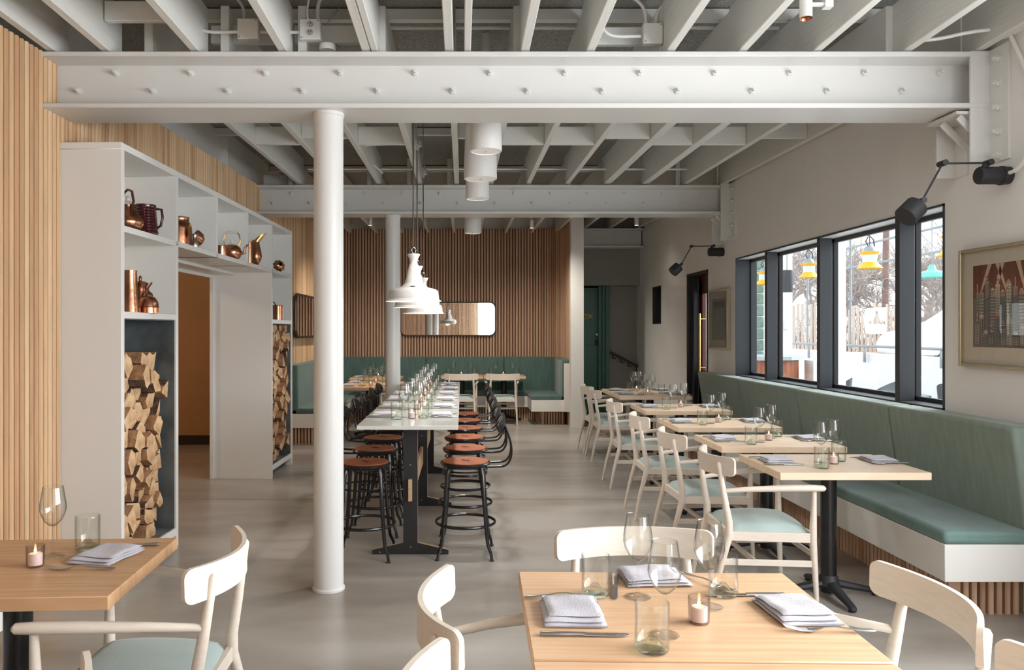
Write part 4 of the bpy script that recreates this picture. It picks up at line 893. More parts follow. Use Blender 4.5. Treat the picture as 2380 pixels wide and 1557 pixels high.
# ------------------------------------------------------------------ pendants and drum lights
PG = 'white enamel pendants over the communal table'
for i, (x, y, zr, lab) in enumerate(((-.353, 5.6, 1.71, 'white enamel pendant lamp nearest the camera'), (-.372, 6.4, 1.69, 'white enamel pendant lamp in the middle of three'), (-.372, 7.4, 1.66, 'white enamel pendant lamp farthest of three'))):
    if i == 0:
        pr = empty('pendant_lamp', (0, 0, 0), cat='pendant lamp')
        outer = [(.201, 0), (.199, .006), (.187, .012), (.186, .018), (.178, .072), (.165, .085), (.096, .104), (.090, .108), (.072, .125), (.066, .135), (.035, .262), (.029, .268), (.027, .285), (.030, .305), (.046, .335), (.046, .342), (0, .342)]
        MB().lathe(outer, n=48).build('shade', ENAM, pr, smooth=40)
        MB().lathe([(.199, .001), (.184, .016), (.174, .068), (.09, .10), (.06, .13), (0, .14)], n=48).build('inner_reflector', ENAMI, pr)
        MB().lathe([(0, .03), (.028, .045), (.034, .07), (.02, .11), (.015, .135)], n=20).build('bulb', mat('bulb_glow', (1, .9, .8), .4, emit=(1, .84, .62), estr=5), pr)
        m = MB(); [m.lathe([(0, .0), (.018, 0), (.018, .003)], (-.0, -.10, .1035), 12)]; m.build('maker_badge', BLACKM, pr).rotation_euler = (0, 0, 0)
        cd = 3.005-1.71
        m = MB(); m.tube([(.0, 0, .342), (.014, 0, .36), (.016, 0, .376), (0, 0, .392), (-.016, 0, .376), (-.014, 0, .36), (0, 0, .342)], .003, 6); m.build('hanging_ring', CHROME, pr)
        m = MB(); m.tube([(0, 0, .39), (0, 0, cd)], .0022, 6); m.build('steel_cable', CHROME, pr)
        m = MB(); m.tube([(-.012, -.03, .33), (-.024, -.034, .36), (-.018, -.01, .43), (-.006, 0, .52), (-.004, 0, .8), (-.006, 0, cd)], .0032, 6); m.build('power_cord', BLACKM, pr)
        m = MB(); m.lathe([(0, cd), (.012, cd), (.014, cd+.03), (.036, cd+.035), (.038, cd+.06), (.036, cd+.085), (0, cd+.09)], n=24); m.build('canopy', CHROME, pr)
        m = MB(); m.tube([(0, 0, cd+.085), (0.01, 0, cd+.12), (-.01, 0, cd+.15), (0, 0, cd+.55)], .004, 6); m.build('chain', CHROME, pr)
    o = place(pr, (x, y, zr), 0, lab, PG)
    point_lamp('pendant_glow', (x, y, zr+.02), 2, (1, .84, .66), .05)
for i, (x, y, dia) in enumerate(((.156, 5.2, .217), (.142, 6.15, .263), (.136, 7.07, .216), (.127, 9.55, .212))):
    t = empty('drum_light', (x, y, 2.70), label=['white drum ceiling light nearest the camera', 'wider white drum ceiling light, second from front', 'white drum ceiling light just before the far beam', 'white drum ceiling light over the nook'][i], cat='ceiling light', group='white drum ceiling lights')
    r = dia/2; MB().lathe([(r-.012, 0), (r-.002, .002), (r, .012), (r*.985, .14), (r*.90, .42), (.03, .42), (.03, zd(y)-2.70), (0, zd(y)-2.70)], n=40).build('shade', mat('drum_shade_%d' % i, (.82, .82, .80), .45), t)
    MB().lathe([(0, .004), (r-.012, .004)], n=40).build('diffuser', mat('drum_diffuser_%d' % i, (.85, .84, .82), .4, emit=(1, .95, .88), estr=.12), t)
    MB().lathe([(0, -.004), (.006, -.002), (.006, .004)], n=10).build('centre_knob', CHROME, t)
    l = bpy.data.lights.new('drum_light_beam', 'SPOT'); l.energy = 75; l.color = (1, .96, .91); l.spot_size = 2.6; l.spot_blend = .9; l.shadow_soft_size = .09
    lo = bpy.data.objects.new('drum_light_beam', l); COL.objects.link(lo); lo.location = (x, y, 2.685)

# warm spots added to brighten the dim nook and corridor
for k, (x, y) in enumerate(((-1.3, 10.9), (1.0, 11.2), (2.45, 10.9))):
    t = empty('added_spot', (x, y, 2.98), label=['small white spot added to light the left of the nook', 'small white spot added to light the right of the nook', 'small white spot added to light the green door corridor'][k], cat='spotlight', group='added spots in the far bay')
    MB().lathe([(.028, 0), (.030, .004), (.030, .11), (0, .11)], n=20).build('housing', ENAM, t); MB().lathe([(0, .012), (.026, .012)], n=20).build('lens', MATS['bulb_glow'], t); MB().tube([(0, 0, .11), (0, 0, zd(y)-2.98)], .008, 6).build('stem', ENAM, t)
    l = bpy.data.lights.new('added_spot_beam', 'SPOT'); l.energy = 150 if k < 2 else 6; l.color = (1, .90, .78); l.spot_size = 2.4; l.spot_blend = 1; l.shadow_soft_size = .05
    lo = bpy.data.objects.new('added_spot_beam', l); COL.objects.link(lo); lo.location = (x, y, 2.96); lo.rotation_euler = (.25, 0, 0)
# ------------------------------------------------------------------ mirrors
t = empty('wall_mirror', (-.25, 13.44, 1.42), label='wide rounded mirror on the curved back wall', cat='mirror')
def rrect(w, h, r, n=6):
    P = []
    for cx_, cy_, a0 in ((w/2-r, h/2-r, 0), (-w/2+r, h/2-r, PI/2), (-w/2+r, -h/2+r, PI), (w/2-r, -h/2+r, 1.5*PI)): P += arc(cx_, cy_, r, a0, a0+PI/2, n)
    return P
MB().prism([(a, b+.28) for a, b in rrect(1.62, .555, .09)], -.035, -.005, 0, 'xz').build('mirror_glass', MIRR, t, smooth=0)
P = [(a, -.02, b+.28) for a, b in rrect(1.635, .57, .095)]; MB().tube(P+[P[0], P[1]], .012, 8, cap=False).build('frame', BRON, t)
t = empty('wall_mirror', (-2.27, 11.25, 1.42), label='rounded bronze framed mirror on the left batten wall', cat='mirror')
MB().prism([(a, b+.28) for a, b in rrect(1.7, .555, .09)], .0, .05, 0, 'yz').build('mirror_glass', MIRR, t, smooth=0)
P = [(.03, a, b+.28) for a, b in rrect(1.72, .57, .10)]; MB().tube(P+[P[0], P[1]], .026, 8, cap=False, flat=.9).build('frame', BRON, t)

# ------------------------------------------------------------------ table setting prototypes
def make_wine(n, name='wine_glass'):
    t = empty(name, (0, 0, 0), cat='wine glass')
    MB().lathe([(0, .0015), (.034, .0005), (.036, .0015), (.034, .0032), (.015, .006), (.005, .013), (.0036, .03), (.0036, .085), (.005, .10), (.0, .104)], n=n).build('stem', GLS, t)
    out = [(.001, .101), (.012, .104), (.026, .118), (.037, .140), (.0412, .158), (.040, .178), (.0355, .205), (.0315, .231)]
    inn = [(a-.0012, b) for a, b in reversed(out[1:])]+[(0, .1045)]
    MB().lathe(out+inn, n=n).build('bowl', GL, t, smooth=60)
    MB().lathe([(.0300, .2305), (.0308, .2325), (.0318, .2318), (.0318, .2303)], n=n).build('rim', GL, t)
    return t
def make_tumbler(n, gm, name='tumbler'):
    t = empty(name, (0, 0, 0), cat='tumbler')
    wob = lambda a, z: 1+.012*math.cos(3*a+z*20)+.008*math.cos(5*a)
    out = [(0, .001), (.034, .0), (.0385, .004), (.040, .012), (.0395, .06), (.040, .112), (.0392, .1155), (.0372, .1150)]
    inn = [(.0368, .06), (.037, .016), (.032, .012), (.018, .022), (.008, .034), (0, .036)]
    MB().lathe(out+inn, n=n, flute=wob).build('wall', gm, t, smooth=60)
    MB().lathe([(.0, .0015), (.036, .0015), (.0385, .005), (.037, .011), (.030, .0105), (.012, .020), (0, .030)], n=n).build('base', GLG, t, smooth=60)
    return t
def make_candle(n):
    t = empty('votive_candle', (0, 0, 0), cat='candle')
    MB().lathe([(0, .0), (.024, 0), (.0265, .004), (.0275, .066), (.0262, .067), (.0245, .006), (0, .005)], n=n, flute=lambda a, z: 1+.012*math.cos(7*a+z*60)).build('glass_holder', GLC, t)
    MB().lathe([(0, .006), (.0205, .006), (.021, .040), (.018, .042), (0, .039)], n=n).build('wax', WAX, t)
    MB().lathe([(0, .041), (.0035, .046), (.0042, .051), (.002, .059), (0, .064)], n=10).build('flame', FLAME, t)
    return t
def make_napkin():
    t = empty('folded_napkin', (0, 0, 0), cat='napkin')
    def layer(x0, x1, y0, y1, z0, th, mi=0, sh=0.):
        r = th/2; P = arc(x1-r, z0+r, r, -PI/2, PI/2, 5)+[(x0+r, z0+th+.0), (x0, z0+th*.8), (x0, z0+.001)]
        m.prism(P, y0, y1, mi, 'xz')
    def soft(x0, x1, y0, y1, z0, th, droop, name, skew=0.):
        b = MB()
        def fn(sg):
            def g(u, v):
                x = x0+(x1-x0)*u+skew*(v-.5); y = y0+(y1-y0)*v; e1 = min(u, 1-u)*(x1-x0); e2 = min(v, 1-v)*(y1-y0); r_ = th*.5
                k = max(0, 1-min(e1, e2)/r_); hh = r_*math.sqrt(max(0, 1-k*k)); w_ = .0012*math.sin(u*7+v*4)+.0010*math.sin(v*11-u*3)
                return (x, y, z0+r_+sg*hh+(w_ if sg > 0 else 0)-droop*v*v)
            return g
        b.grid(fn(1), 15, 15); b.grid(fn(-1), 15, 15)
        return b.build(name, NAPK, t, smooth=60)
    soft(-.080, .078, -.098, .096, 0, .010, 0, 'cloth'); soft(-.076, .074, -.088, .094, .0085, .0085, .001, 'middle_fold', .004)
    soft(-.070, .071, -.068, .092, .0155, .0095, .002, 'top_fold', -.006)
    m = MB(); m.box((-.0785, -.0965, .002), (.0775, -.0945, .0065)); m.build('hem', NAPE, t)
    m = MB(); [m.box((-.060, a, .0215), (.060, a+.0016, .0232)) for a in (.050, .058, .066)]; m.build('woven_stripe', mat('napkin_stripe', (.74, .73, .76), .85), t)
    return t
def make_fork():
    t = empty('fork', (0, 0, 0), cat='fork')
    m = MB(); m.tube([(-.118, 0, .006), (-.110, 0, .007), (-.08, 0, .008), (-.05, 0, .010), (-.02, 0, .014), (.005, 0, .013), (.022, 0, .008), (.035, 0, .005), (.044, 0, .005)], [.005, .0085, .0075, .0055, .0040, .0040, .007, .0105, .0118], 10, flat=.34); m.build('handle', STEEL, t)
    m = MB()
    for k in range(4):
        y = -.0090+k*.0060; m.tube([(.040, y, .005), (.065, y, .0055), (.092, y*.9, .011), (.104, y*.85, .015)], [.0024, .0020, .0017, .0008], 6)
    m.build('tines', STEEL, t); return t
def make_knife():
    t = empty('knife', (0, 0, 0), cat='knife')
    MB().tube([(-.110, 0, .006), (-.104, 0, .006), (-.05, 0, .006), (-.008, 0, .006), (0, 0, .005)], [.006, .0095, .0085, .007, .008], 10, flat=.55).build('handle', STEEL, t)
    MB().add([(0, -.007, .003), (.075, -.009, .003), (.10, -.006, .003), (.112, .004, .003), (.10, .0075, .003), (0, .0075, .003), (0, -.007, .0055), (.075, -.009, .004), (.10, -.006, .004), (.112, .004, .004), (.10, .0075, .006), (0, .0075, .006)],
             [(5, 4, 3, 2, 1, 0), (6, 7, 8, 9, 10, 11)]+[(i, (i+1) % 6, 6+(i+1) % 6, 6+i) for i in range(6)]).build('blade', STEEL, t)
    return t
wineN, wineF = make_wine(40), make_wine(20)
tumN, tumG, tumF = make_tumbler(40, GL), make_tumbler(40, GLT), make_tumbler(20, GLT)
candN, candF = make_candle(28), make_candle(14)
nap, fork, knife = make_napkin(), make_fork(), make_knife()
ZTB = .7505
GW, GT, GC, GN, GF, GK = 'stemmed wine glasses', 'recycled glass tumblers', 'lit votive candles', 'folded lavender grey napkins', 'steel forks', 'steel knives'
# front table
place(wineN, (.493, 2.177, ZTB), 0, 'wine glass on front table, leftmost of three', GW)
place(wineN, (.497, 1.905, ZTB), 0, 'wine glass on front table, nearest and centre of three', GW)
place(wineN, (.669, 2.10, ZTB), 0, 'wine glass on front table, rightmost of three', GW)
place(tumN, (.377, 2.195, ZTB), 0, 'clear tumbler on front table at far left', GT)
place(tumG, (.444, 1.815, ZTB), .7, 'green based tumbler at the front of front table', GT)
place(tumN, (.739, 2.195, ZTB), 1.7, 'clear tumbler on front table behind the right glass', GT)
place(candN, (.607, 1.988, ZTB), 0, 'lit candle in smoky glass on the front table', GC)
place(nap, (.290, 2.045, ZTB), -.03, 'folded napkin on the left side of front table', GN)
place(nap, (.885, 2.055, ZTB), .06, 'folded napkin on the right side of front table', GN)
o = place(nap, (.575, 2.335, ZTB), PI/2+.04, 'folded napkin at the back of front table', GN)
place(fork, (.29, 2.175, ZTB), .12, 'fork beyond the left napkin on front table', GF)
place(knife, (.300, 1.900, ZTB), -.03, 'knife in front of the left napkin on front table', GK)
place(fork, (.905, 1.925, ZTB), PI-.05, 'fork in front of the right napkin on front table', GF)
place(knife, (.80, 2.185, ZTB), PI-.02, 'knife beyond the right napkin on front table', GK)
place(fork, (.725, 2.285, ZTB), -PI/2+.5, 'fork right of the back napkin on front table', GF)
place(knife, (.445, 2.26, ZTB), -PI/2-.2, 'knife left of the back napkin on front table', GK)
# left table
place(wineN, (-1.358, 2.568, ZTB), 0, 'wine glass on the honey oak left table', GW)
place(tumG, (-1.285, 2.655, ZTB), 2., 'amber tinted tumbler on the honey oak left table', GT)
place(candN, (-1.358, 2.462, ZTB), 1., 'lit candle in smoky glass on the left table', GC)
place(nap, (-1.175, 2.56, ZTB), -.22, 'folded napkin on the honey oak left table', GN)
place(fork, (-1.205, 2.425, ZTB), PI+.0, 'fork in front of napkin on the left table', GF)
place(knife, (-1.165, 2.69, ZTB), PI+.08, 'knife behind napkin on the left table', GK)
def setting(cx, cy, side, where, far=True, z=ZTB, dx=.28, nap_only=False):
    """one cover: side -1 = person at the left facing right"""
    nx_ = cx+side*dx; nm = 'left' if side < 0 else 'right'
    place(nap, (nx_, cy+random.uniform(-.01, .01), z), (random.uniform(-.08, .08) + (0 if side < 0 else PI)), f'folded napkin on {nm} side of {where}', GN)
    place(fork, (nx_+random.uniform(-.01, .01), cy-side*.115*-1 if side < 0 and False else cy+(-side)*.115, z), (0 if side < 0 else PI)+random.uniform(-.06, .06), f'fork beside {nm} napkin on {where}', GF)
    place(knife, (nx_+random.uniform(-.01, .01), cy+side*.115, z), (0 if side < 0 else PI)+random.uniform(-.05, .05), f'knife beside {nm} napkin on {where}', GK)
for i, (x, y, w, d) in enumerate(TR):
    nmn = trn[i]; j = random.uniform(-.01, .01)
    setting(x, y+.04, -1, nmn); setting(x+.03, y+.06, 1, nmn)
    o1 = (-.118, -.17) if i == 0 else (-.17, -.17); o2 = (-.039, .01) if i == 0 else (-.08, -.085); o3 = (.012, -.035) if i == 0 else (.02, .01)
    place(tumF, (x+o1[0], y+o1[1], ZTB), i, f'tumbler nearer the camera on {nmn}', GT)
    place(wineF, (x+o2[0], y+o2[1], ZTB), 0, f'left wine glass on {nmn}', GW)
    place(candF, (x+o3[0], y+o3[1], ZTB), 0, f'lit votive candle on {nmn}', GC)
    place(wineF, (x+.078, y+.11, ZTB), 0, f'right wine glass on {nmn}', GW)
    place(tumF, (x+(.085 if i == 0 else .15), y+(.06 if i == 0 else .20), ZTB), i+2, f'tumbler farther back on {nmn}', GT)
for j, (cy, nmn) in enumerate(((9.11, 'joined window table, near half'), (9.69, 'joined window table, far half'))):
    cx = 2.205; setting(cx, cy+.02, -1, nmn); setting(cx, cy+.02, 1, nmn)
    place(tumF, (cx-.14, cy-.12, ZTB), j, f'left tumbler on {nmn}', GT); place(candF, (cx-.05, cy-.1, ZTB), 0, f'lit votive candle on {nmn}', GC)
    place(wineF, (cx-.06, cy+.03, ZTB), 0, f'left wine glass on {nmn}', GW); place(wineF, (cx+.02+.03*(1-j), cy+.10, ZTB), 0, f'right wine glass on {nmn}', GW); place(tumF, (cx+.16, cy+.1, ZTB), j, f'right tumbler on {nmn}', GT)
for j, (cx, cy, nmn) in enumerate(((-1.265, 10.5, 'nook table left of column, nearer'), (-1.265, 11.13, 'nook table left of column, farther'), (-1.38, 12.5, 'nook corner table'))):
    setting(cx, cy, -1, nmn); setting(cx, cy, 1, nmn)
    place(tumF, (cx-.10, cy-.12, ZTB), j, f'left tumbler on {nmn}', GT); place(candF, (cx+.03, cy-.08, ZTB), 0, f'lit votive candle on {nmn}', GC)
    place(wineF, (cx-.06, cy+.0, ZTB), 0, f'left wine glass on {nmn}', GW); place(wineF, (cx+.09, cy+.07, ZTB), 0, f'right wine glass on {nmn}', GW); place(tumF, (cx+.15, cy-.02, ZTB), j, f'right tumbler on {nmn}', GT)
for cx, nmn in ((-.01, 'left back wall table'), (.69, 'right back wall table')):
    place(nap, (cx, 12.75, ZTB), PI/2, f'folded napkin on {nmn}', GN)
    place(wineF, (cx-.14, 12.85, ZTB), 0, f'left wine glass on {nmn}', GW); place(wineF, (cx+.14, 12.85, ZTB), 0, f'right wine glass on {nmn}', GW)
    place(tumF, (cx-.22, 12.8, ZTB), 0, f'left tumbler on {nmn}', GT); place(tumF, (cx+.21, 12.8, ZTB), 1, f'right tumbler on {nmn}', GT); place(candF, (cx-.01, 12.9, ZTB), 0, f'lit votive candle on {nmn}', GC)
# communal table
for i in range(6):
    y = 5.45+.625*i; z = .9005; w_ = f'communal table, {tn[i]} row'
    for sd, nx_, nm in ((-1, -.555, 'left'), (1, -.150, 'right')):
        place(nap, (nx_, y, z), (0 if sd < 0 else PI)+random.uniform(-.06, .06), f'folded napkin at {nm} of {w_}', GN)
        place(fork, (nx_, y-sd*.115, z), 0 if sd < 0 else PI, f'fork by {nm} napkin of {w_}', GF); place(knife, (nx_+.0, y+sd*.112, z), 0 if sd < 0 else PI, f'knife by {nm} napkin of {w_}', GK)
    place(tumF, (-.445, y-.22, z), i, f'left tumbler of {w_}', GT); place(tumF, (-.27, y-.14, z), i+.5, f'right tumbler of {w_}', GT)
    place(wineF, (-.398, y-.10, z), 0, f'left wine glass of {w_}', GW); place(wineF, (-.315, y+.06, z), 0, f'right wine glass of {w_}', GW)
    place(candF, (-.345, y-.17, z), 0, f'lit votive candle of {w_}', GC)

# ------------------------------------------------------------------ patio outside
struct(MB().box((XR+TH, .5, -.12), (6.7, 20, -.02)).build('floor_patio', PATF, smooth=0), 'pale patio paving outside the window')
struct(MB().box((6.7, -10, -.16), (45, 60, -.06)).build('floor_street', GROUND, smooth=0), 'pale street beyond the patio')
struct(MB().box((7.6, 14.5, -.06), (45, 60, .60)).build('floor_raised_street', GROUND, smooth=0), 'raised street beyond the patio')
struct(MB().box((6.5, 5, -.02), (6.68, 20, 1.13)).build('wall_parapet', PATIO, smooth=0), 'low white patio wall')
rl = empty('patio_railing', (6.5, 12, 1.13), label='grey pipe railing on the white patio wall', cat='railing')
MB().tube([(-.06, -7, .12), (-.06, 8, .12)], .022, 10).build('top_pipe', GALV, rl)
for k in range(14): MB().box((-.075, -6.6+k*1.0, -.14), (-.04, -6.57+k*1.0, .12)).build('rail_post', GALV, rl, smooth=0)
for k, (px, D) in enumerate(((1977, 12.9), (1877, 14.6))):
    x = X(px, D); t = empty('patio_post', (x, D, 1.1), label=['thin grey pipe post seen in the wide window pane', 'thin grey pipe post seen behind the second patio lamp'][k], cat='post')
    MB().tube([(0, 0, .1), (0, 0, 2.4)], .02, 8).build('pipe', GALV, t); m = MB(); [m.box((-.03, -.03, z), (.03, .03, z+.05)) for z in (.12, .9, 1.45)]; m.build('clamp', GALV, t)
for k, z in enumerate((2.62, 2.95)):
    tag(MB().tube([(6.4, 4.0, z-.0), (6.4, 14.6, z-.1)], .018, 8).build('patio_pipe_rail', GALV), ['grey overhead pipe rail outside, lower one', 'grey overhead pipe rail outside, upper one'][k], 'pipe rail')
tag(MB().box((X(1940, 8.6), 8.6, -.02), (X(1966, 8.6), 8.72, 3.3)).build('patio_column', PATIO, smooth=0), 'white square column outside behind the middle mullion', 'column')
pr_ = empty('patio_pier', (5.56, 13.45, 0), label='white wall pier outside carrying the black cylinder lamp', cat='wall pier')
MB().box((-.14, 0, -.02), (.17, 1.6, 3.4)).build('pier', PATIO, pr_, smooth=0)
o = MB().box((.01, -.06, Z(765, 13.4)), (.09, 0, Z(745, 13.4))).build('electrical_box', PATIO, pr_, bevel=.004)
MB().tube([(.05, -.03, Z(745, 13.4)), (.04, -.03, Z(680, 13.4))], .012, 8).build('conduit', PATIO, pr_)
t = empty('glass_block_panel', (X(1764, 13.4), 13.4, 0), label='greenish glass block strip seen in the narrow left pane', cat='glass blocks')
m = MB()
for k in range(11): m.box((-.10, 0, .75+k*.20), (.09, .1, .75+k*.20+.188))
m.build('glass_blocks', GBLK, t, bevel=.02)
MB().box((-.11, .02, -.02), (.10, .09, 3.2)).build('mortar_frame', PATIO, t, smooth=0)
t = empty('cylinder_lamp', (X(1829, 11.9), 11.9, Z(679, 11.9)), label='dark grey cylinder lamp hanging outside', cat='hanging lamp')
MB().lathe([(0, 0), (.082, 0), (.084, .004), (.084, .335), (0, .335)], n=28).build('shade', CHARC, t); MB().tube([(0, 0, .33), (0, 0, 1.2)], .008, 6).build('rod', GALV, t)
bc = empty('patio_bar', (0, 0, 0), label='curved patio bar with red cedar slats and zinc top', cat='bar counter')
cpath = [(3.9, 11.2), (4.3, 11.15), (4.7, 11.25), (4.95, 11.45), (5.08, 11.8), (5.1, 12.4)]
path_box(cpath, -.02, .35, -.02, 1.07, 1).build('slatted_front', CEDAR, bc, smooth=0)
path_box([(3.85, 11.2)]+cpath[1:], -.10, .45, 1.07, 1.12, 1).build('counter_top', ZINC, bc, smooth=0)
MB().box((5.12, 11.3, -.02), (5.28, 11.6, 1.06)).build('end_pier', PATIO, bc, smooth=0)
LG = 'yellow and blue patio lamps'
for k, y in enumerate((8.05, 9.7, 11.4, 13.1)):
    if k == 0:
        lp = empty('patio_lamp', (0, 0, 0), cat='hanging lamp')
        MB().lathe([(.150, 0), (.150, .004), (.088, .075), (.082, .08)], n=32).build('lower_shade', YEL, lp)
        MB().lathe([(.082, .078), (.082, .17), (.0, .17)], n=32).build('body', LBL, lp)
        MB().lathe([(.080, .168), (.088, .178), (.120, .205), (.118, .210), (.06, .215)], n=32).build('upper_shade', YEL, lp)
        MB().lathe([(.075, .21), (.07, .25), (.045, .28), (.0, .30)], n=24).build('cap', GALV, lp)
        m = MB(); m.tube([(-.01, 0, .27), (-.05, 0, .34), (-.01, 0, .42), (.05, 0, .36), (.06, 0, .26)], .008, 6); m.tube([(0, 0, .29), (0, 0, .95)], .006, 6); m.build('cord', BLACKM, lp)
        MB().lathe([(0, -.07), (.04, -.055), (.055, -.02), (.03, .03), (.02, .05)], n=20).build('bulb', GL, lp)
    place(lp, (5.1, y, 2.275), 0, ['yellow and blue patio lamp clipped by the right window edge', 'yellow and blue patio lamp in the widest pane', 'yellow and blue patio lamp in the second pane', 'yellow and blue patio lamp in the narrow left pane'][k], LG)
t = empty('mint_pendant_lamp', (X(2166, 9.2), 9.2, Z(645, 9.2)), label='mint green enamel pendant outside in the right pane', cat='pendant lamp')
MB().lathe([(.185, 0), (.183, .006), (.165, .05), (.14, .065), (.06, .085), (.04, .11), (.03, .15), (.0, .155)], n=36).build('shade', GEN, t); MB().tube([(0, 0, .15), (0, 0, 1.1)], .006, 6).build('cord', GALV, t)
tag(MB().tube([(5.57, 6, 3.23), (5.57, 12.4, 3.23)], .025, 8).tube([(3.3, 11.9, 3.27), (6.5, 11.9, 3.27)], .025, 8).build('lamp_rail', GALV), 'overhead steel pipe frame holding the mint and grey lamps', 'pipe rail')
tag(MB().tube([(5.1, 4, 3.22), (5.1, 13.4, 3.22)], .03, 8).build('lamp_rail', GALV), 'overhead steel pipe carrying the patio lamps', 'pipe rail')
# patio seats
def patio_chair(x, y, rz, lab):
    t = empty('patio_chair', (x, y, 0), rz, lab, 'chair', 'metal patio chairs')
    def back(off):
        return lambda u, v: ((.24+off+.02*v)*math.cos(PI*(1+u)), (.24+off+.03*v)*math.sin(PI*(1+u)), .50+(.18+.14*math.sin(PI*u))*v+.05*v*(1-abs(2*u-1)))
    m = MB(); m.grid(back(0), 19, 5); m.grid(back(.006), 19, 5); m.build('backrest', PATM, t, smooth=60)
    MB().lathe([(0, .44), (.21, .445), (.215, .455), (0, .452)], n=24).build('seat', PATM, t)
    for a, b in ((-1, -1), (1, -1), (1, 1), (-1, 1)): MB().tube([(a*.15, b*.15, .445), (a*.21, b*.21, -.02)], .009, 6).build('leg', PATM, t)
    m = MB(); P = [((.245)*math.cos(2*PI*k/24), .245*math.sin(2*PI*k/24), .50) for k in range(25)]; m.tube(P, .007, 6, cap=False); m.build('seat_ring', PATM, t); return t
patio_chair(4.98, 10.5, .9, 'metal patio chair in the widest pane, left one'); patio_chair(5.72, 10.35, .2, 'metal patio chair in the widest pane, right one'); patio_chair(5.98, 9.25, -1.4, 'metal patio chair at the right window edge')
t = empty('patio_table', (5.35, 9.45, 0), label='small round metal patio table between the chairs', cat='table')
MB().lathe([(0, .70), (.32, .70), (.32, .715), (0, .715)], n=32).build('tabletop', PATM, t); m = MB(); m.tube([(0, 0, .7), (0, 0, .02)], .02, 8); m.build('column', PATM, t)
m = MB(); [m.tube([(0, 0, .12), (.25*math.cos(a), .25*math.sin(a), -.01)], .012, 6) for a in (0, 1.57, 3.14, 4.71)]; m.build('base', PATM, t)
# street: pole, fence, car, trees
t = empty('utility_pole', (X(2056, 22), 22, .6), label='brown utility pole beyond the patio', cat='utility pole')
MB().tube([(0, 0, 0), (.05, 0, 4), (.08, 0, 8)], [.10, .085, .075], 10).build('shaft', POLE, t); m = MB(); P = [(.13*math.cos(2*PI*k/16)+.0, -.1, 2.2+.17*math.sin(2*PI*k/16)) for k in range(17)]; m.tube(P, .012, 6, cap=False); m.build('wire_coil', GALV, t)
m = MB(); rnd = random.Random(5); t = empty('picket_fence', (0, 0, 0), label='pale picket fence beyond the patio on the left', cat='fence')
for k in range(26):
    y = 19+k*.02; x = 8.1+k*.115; h = 1.95+rnd.uniform(-.15, .12); MB().box((x, y, .6), (x+.06, y+.02, h+.15)).build('picket', mat('picket_wood', (.55, .45, .38), .9) if k == 0 else MATS['picket_wood'], t, smooth=0)
MB().box((8.0, 19.0, .9), (11.1, 19.6, .96)).build('rail', MATS['picket_wood'], t, smooth=0)
cr_ = empty('parked_car', (X(2117, 17)+2.2, 17.6, .6), label='white parked car behind the patio wall', cat='car')
prof = [(-2.2, .35), (-2.22, .65), (-2.05, .85), (-1.25, 1.0), (-.55, 1.45), (.2, 1.56), (1.2, 1.5), (1.95, 1.1), (2.2, 1.0), (2.25, .5), (2.2, .35)]
MB().prism(prof, -.85, .85, 0, 'xz').build('body', CARW, cr_, bevel=.08, seg=3)
MB().prism([(-1.05, 1.02), (-.5, 1.38), (.15, 1.47), (.15, 1.02)], -.862, .862, 0, 'xz').build('side_window', CARG, cr_, smooth=0); MB().prism([(.25, 1.02), (.25, 1.47), (1.1, 1.42), (1.6, 1.08)], -.862, .862, 0, 'xz').build('side_window', CARG, cr_, smooth=0)
for x in (-1.4, 1.4):
    for y in (-.86, .70):
        w_ = MB().lathe([(0, 0), (.33, 0), (.33, .18), (0, .18)], (x, y, .33), 24, axis='y').build('wheel', TYRE, cr_); MB().lathe([(0, -.01), (.2, -.01), (.2, .02)], (x, y, .33), 16, axis='y').build('hubcap', CHROME, w_)
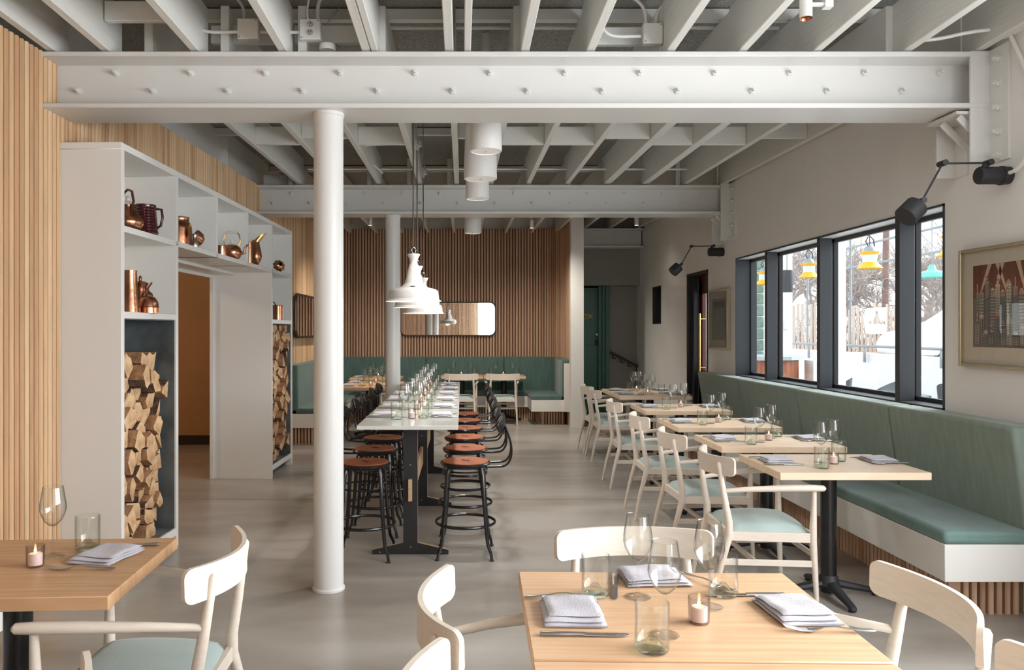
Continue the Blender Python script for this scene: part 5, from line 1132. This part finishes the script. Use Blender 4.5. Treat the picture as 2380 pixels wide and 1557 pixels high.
def tree(x, y, h, seed, lab):
    rnd = random.Random(seed); t = empty('bare_tree', (x, y, .6), label=lab, cat='tree', group='bare winter trees beyond the street'); trk = MB(); br = MB()
    def grow(p, d, L_, r, lv):
        q = p+d*L_; (trk if lv == 0 else br).tube([p, (p+q)/2+Vector((rnd.uniform(-1, 1), rnd.uniform(-1, 1), 0))*L_*.06, q], [r, r*.85, r*.65], 6 if lv < 2 else 3, cap=False)
        if lv >= 5: return
        for k in range(3 if lv < 2 else 4):
            a = Vector((rnd.uniform(-1, 1), rnd.uniform(-1, 1), rnd.uniform(-.25, .8))).normalized()
            grow(p+d*L_*rnd.uniform(.45, 1), (d*.55+a*.8).normalized(), L_*rnd.uniform(.6, .82), r*.6, lv+1)
    grow(Vector((0, 0, 0)), Vector((0, 0, 1)), h*.28, .13, 0)
    trk.build('trunk', BRANCH, t, fixn=False); br.build('branches', BRANCH, t, smooth=0, fixn=False)
for k, (x, y, h) in enumerate(((11.2, 27, 6.2), (15.0, 26, 7.0), (18.5, 30, 7.5), (15.5, 33, 7.0), (21, 31, 8), (13.2, 27, 6.0), (17.2, 28.5, 6.8), (12.5, 31, 7.2), (14.2, 30, 6.5), (19.8, 33, 7.8), (16.3, 36, 8.2), (13.3, 35, 7.4))):
    tree(x, y, h, 30+k, f'bare winter tree across the street, {tn[k] if k < 6 else ordn[k]} of the thicket')
for k in range(3): tag(MB().tube([(6.9, 12, 3.2+k*.5), (14, 21.5, 2.9+k*.45), (24, 30, 3.6+k*.6)], .008, 5).build('overhead_wire', GALV), f'thin overhead wire outside, {["lowest", "middle", "highest"][k]} of three', 'wire')
sh_ = MB(); rnd = random.Random(8)
for k in range(1000):
    x = rnd.uniform(9.5, 22); y = 22+rnd.uniform(-.6, 1.2)+(x-9.5)*.25; p = Vector((x, y, .6)); m_ = Vector((rnd.uniform(-.35, .35), 0, rnd.uniform(.8, 1.7)))
    sh_.tube([p, p+m_*.5+Vector((rnd.uniform(-.1, .1), 0, 0)), p+m_], [.012, .009, .004], 3, cap=False)
tag(sh_.build('hedge_twigs', mat('twig_brown', (.34, .25, .21), .9), smooth=0, fixn=False), 'brown leafless hedge across the street', 'hedge', kind='stuff')
# daylight through the openings
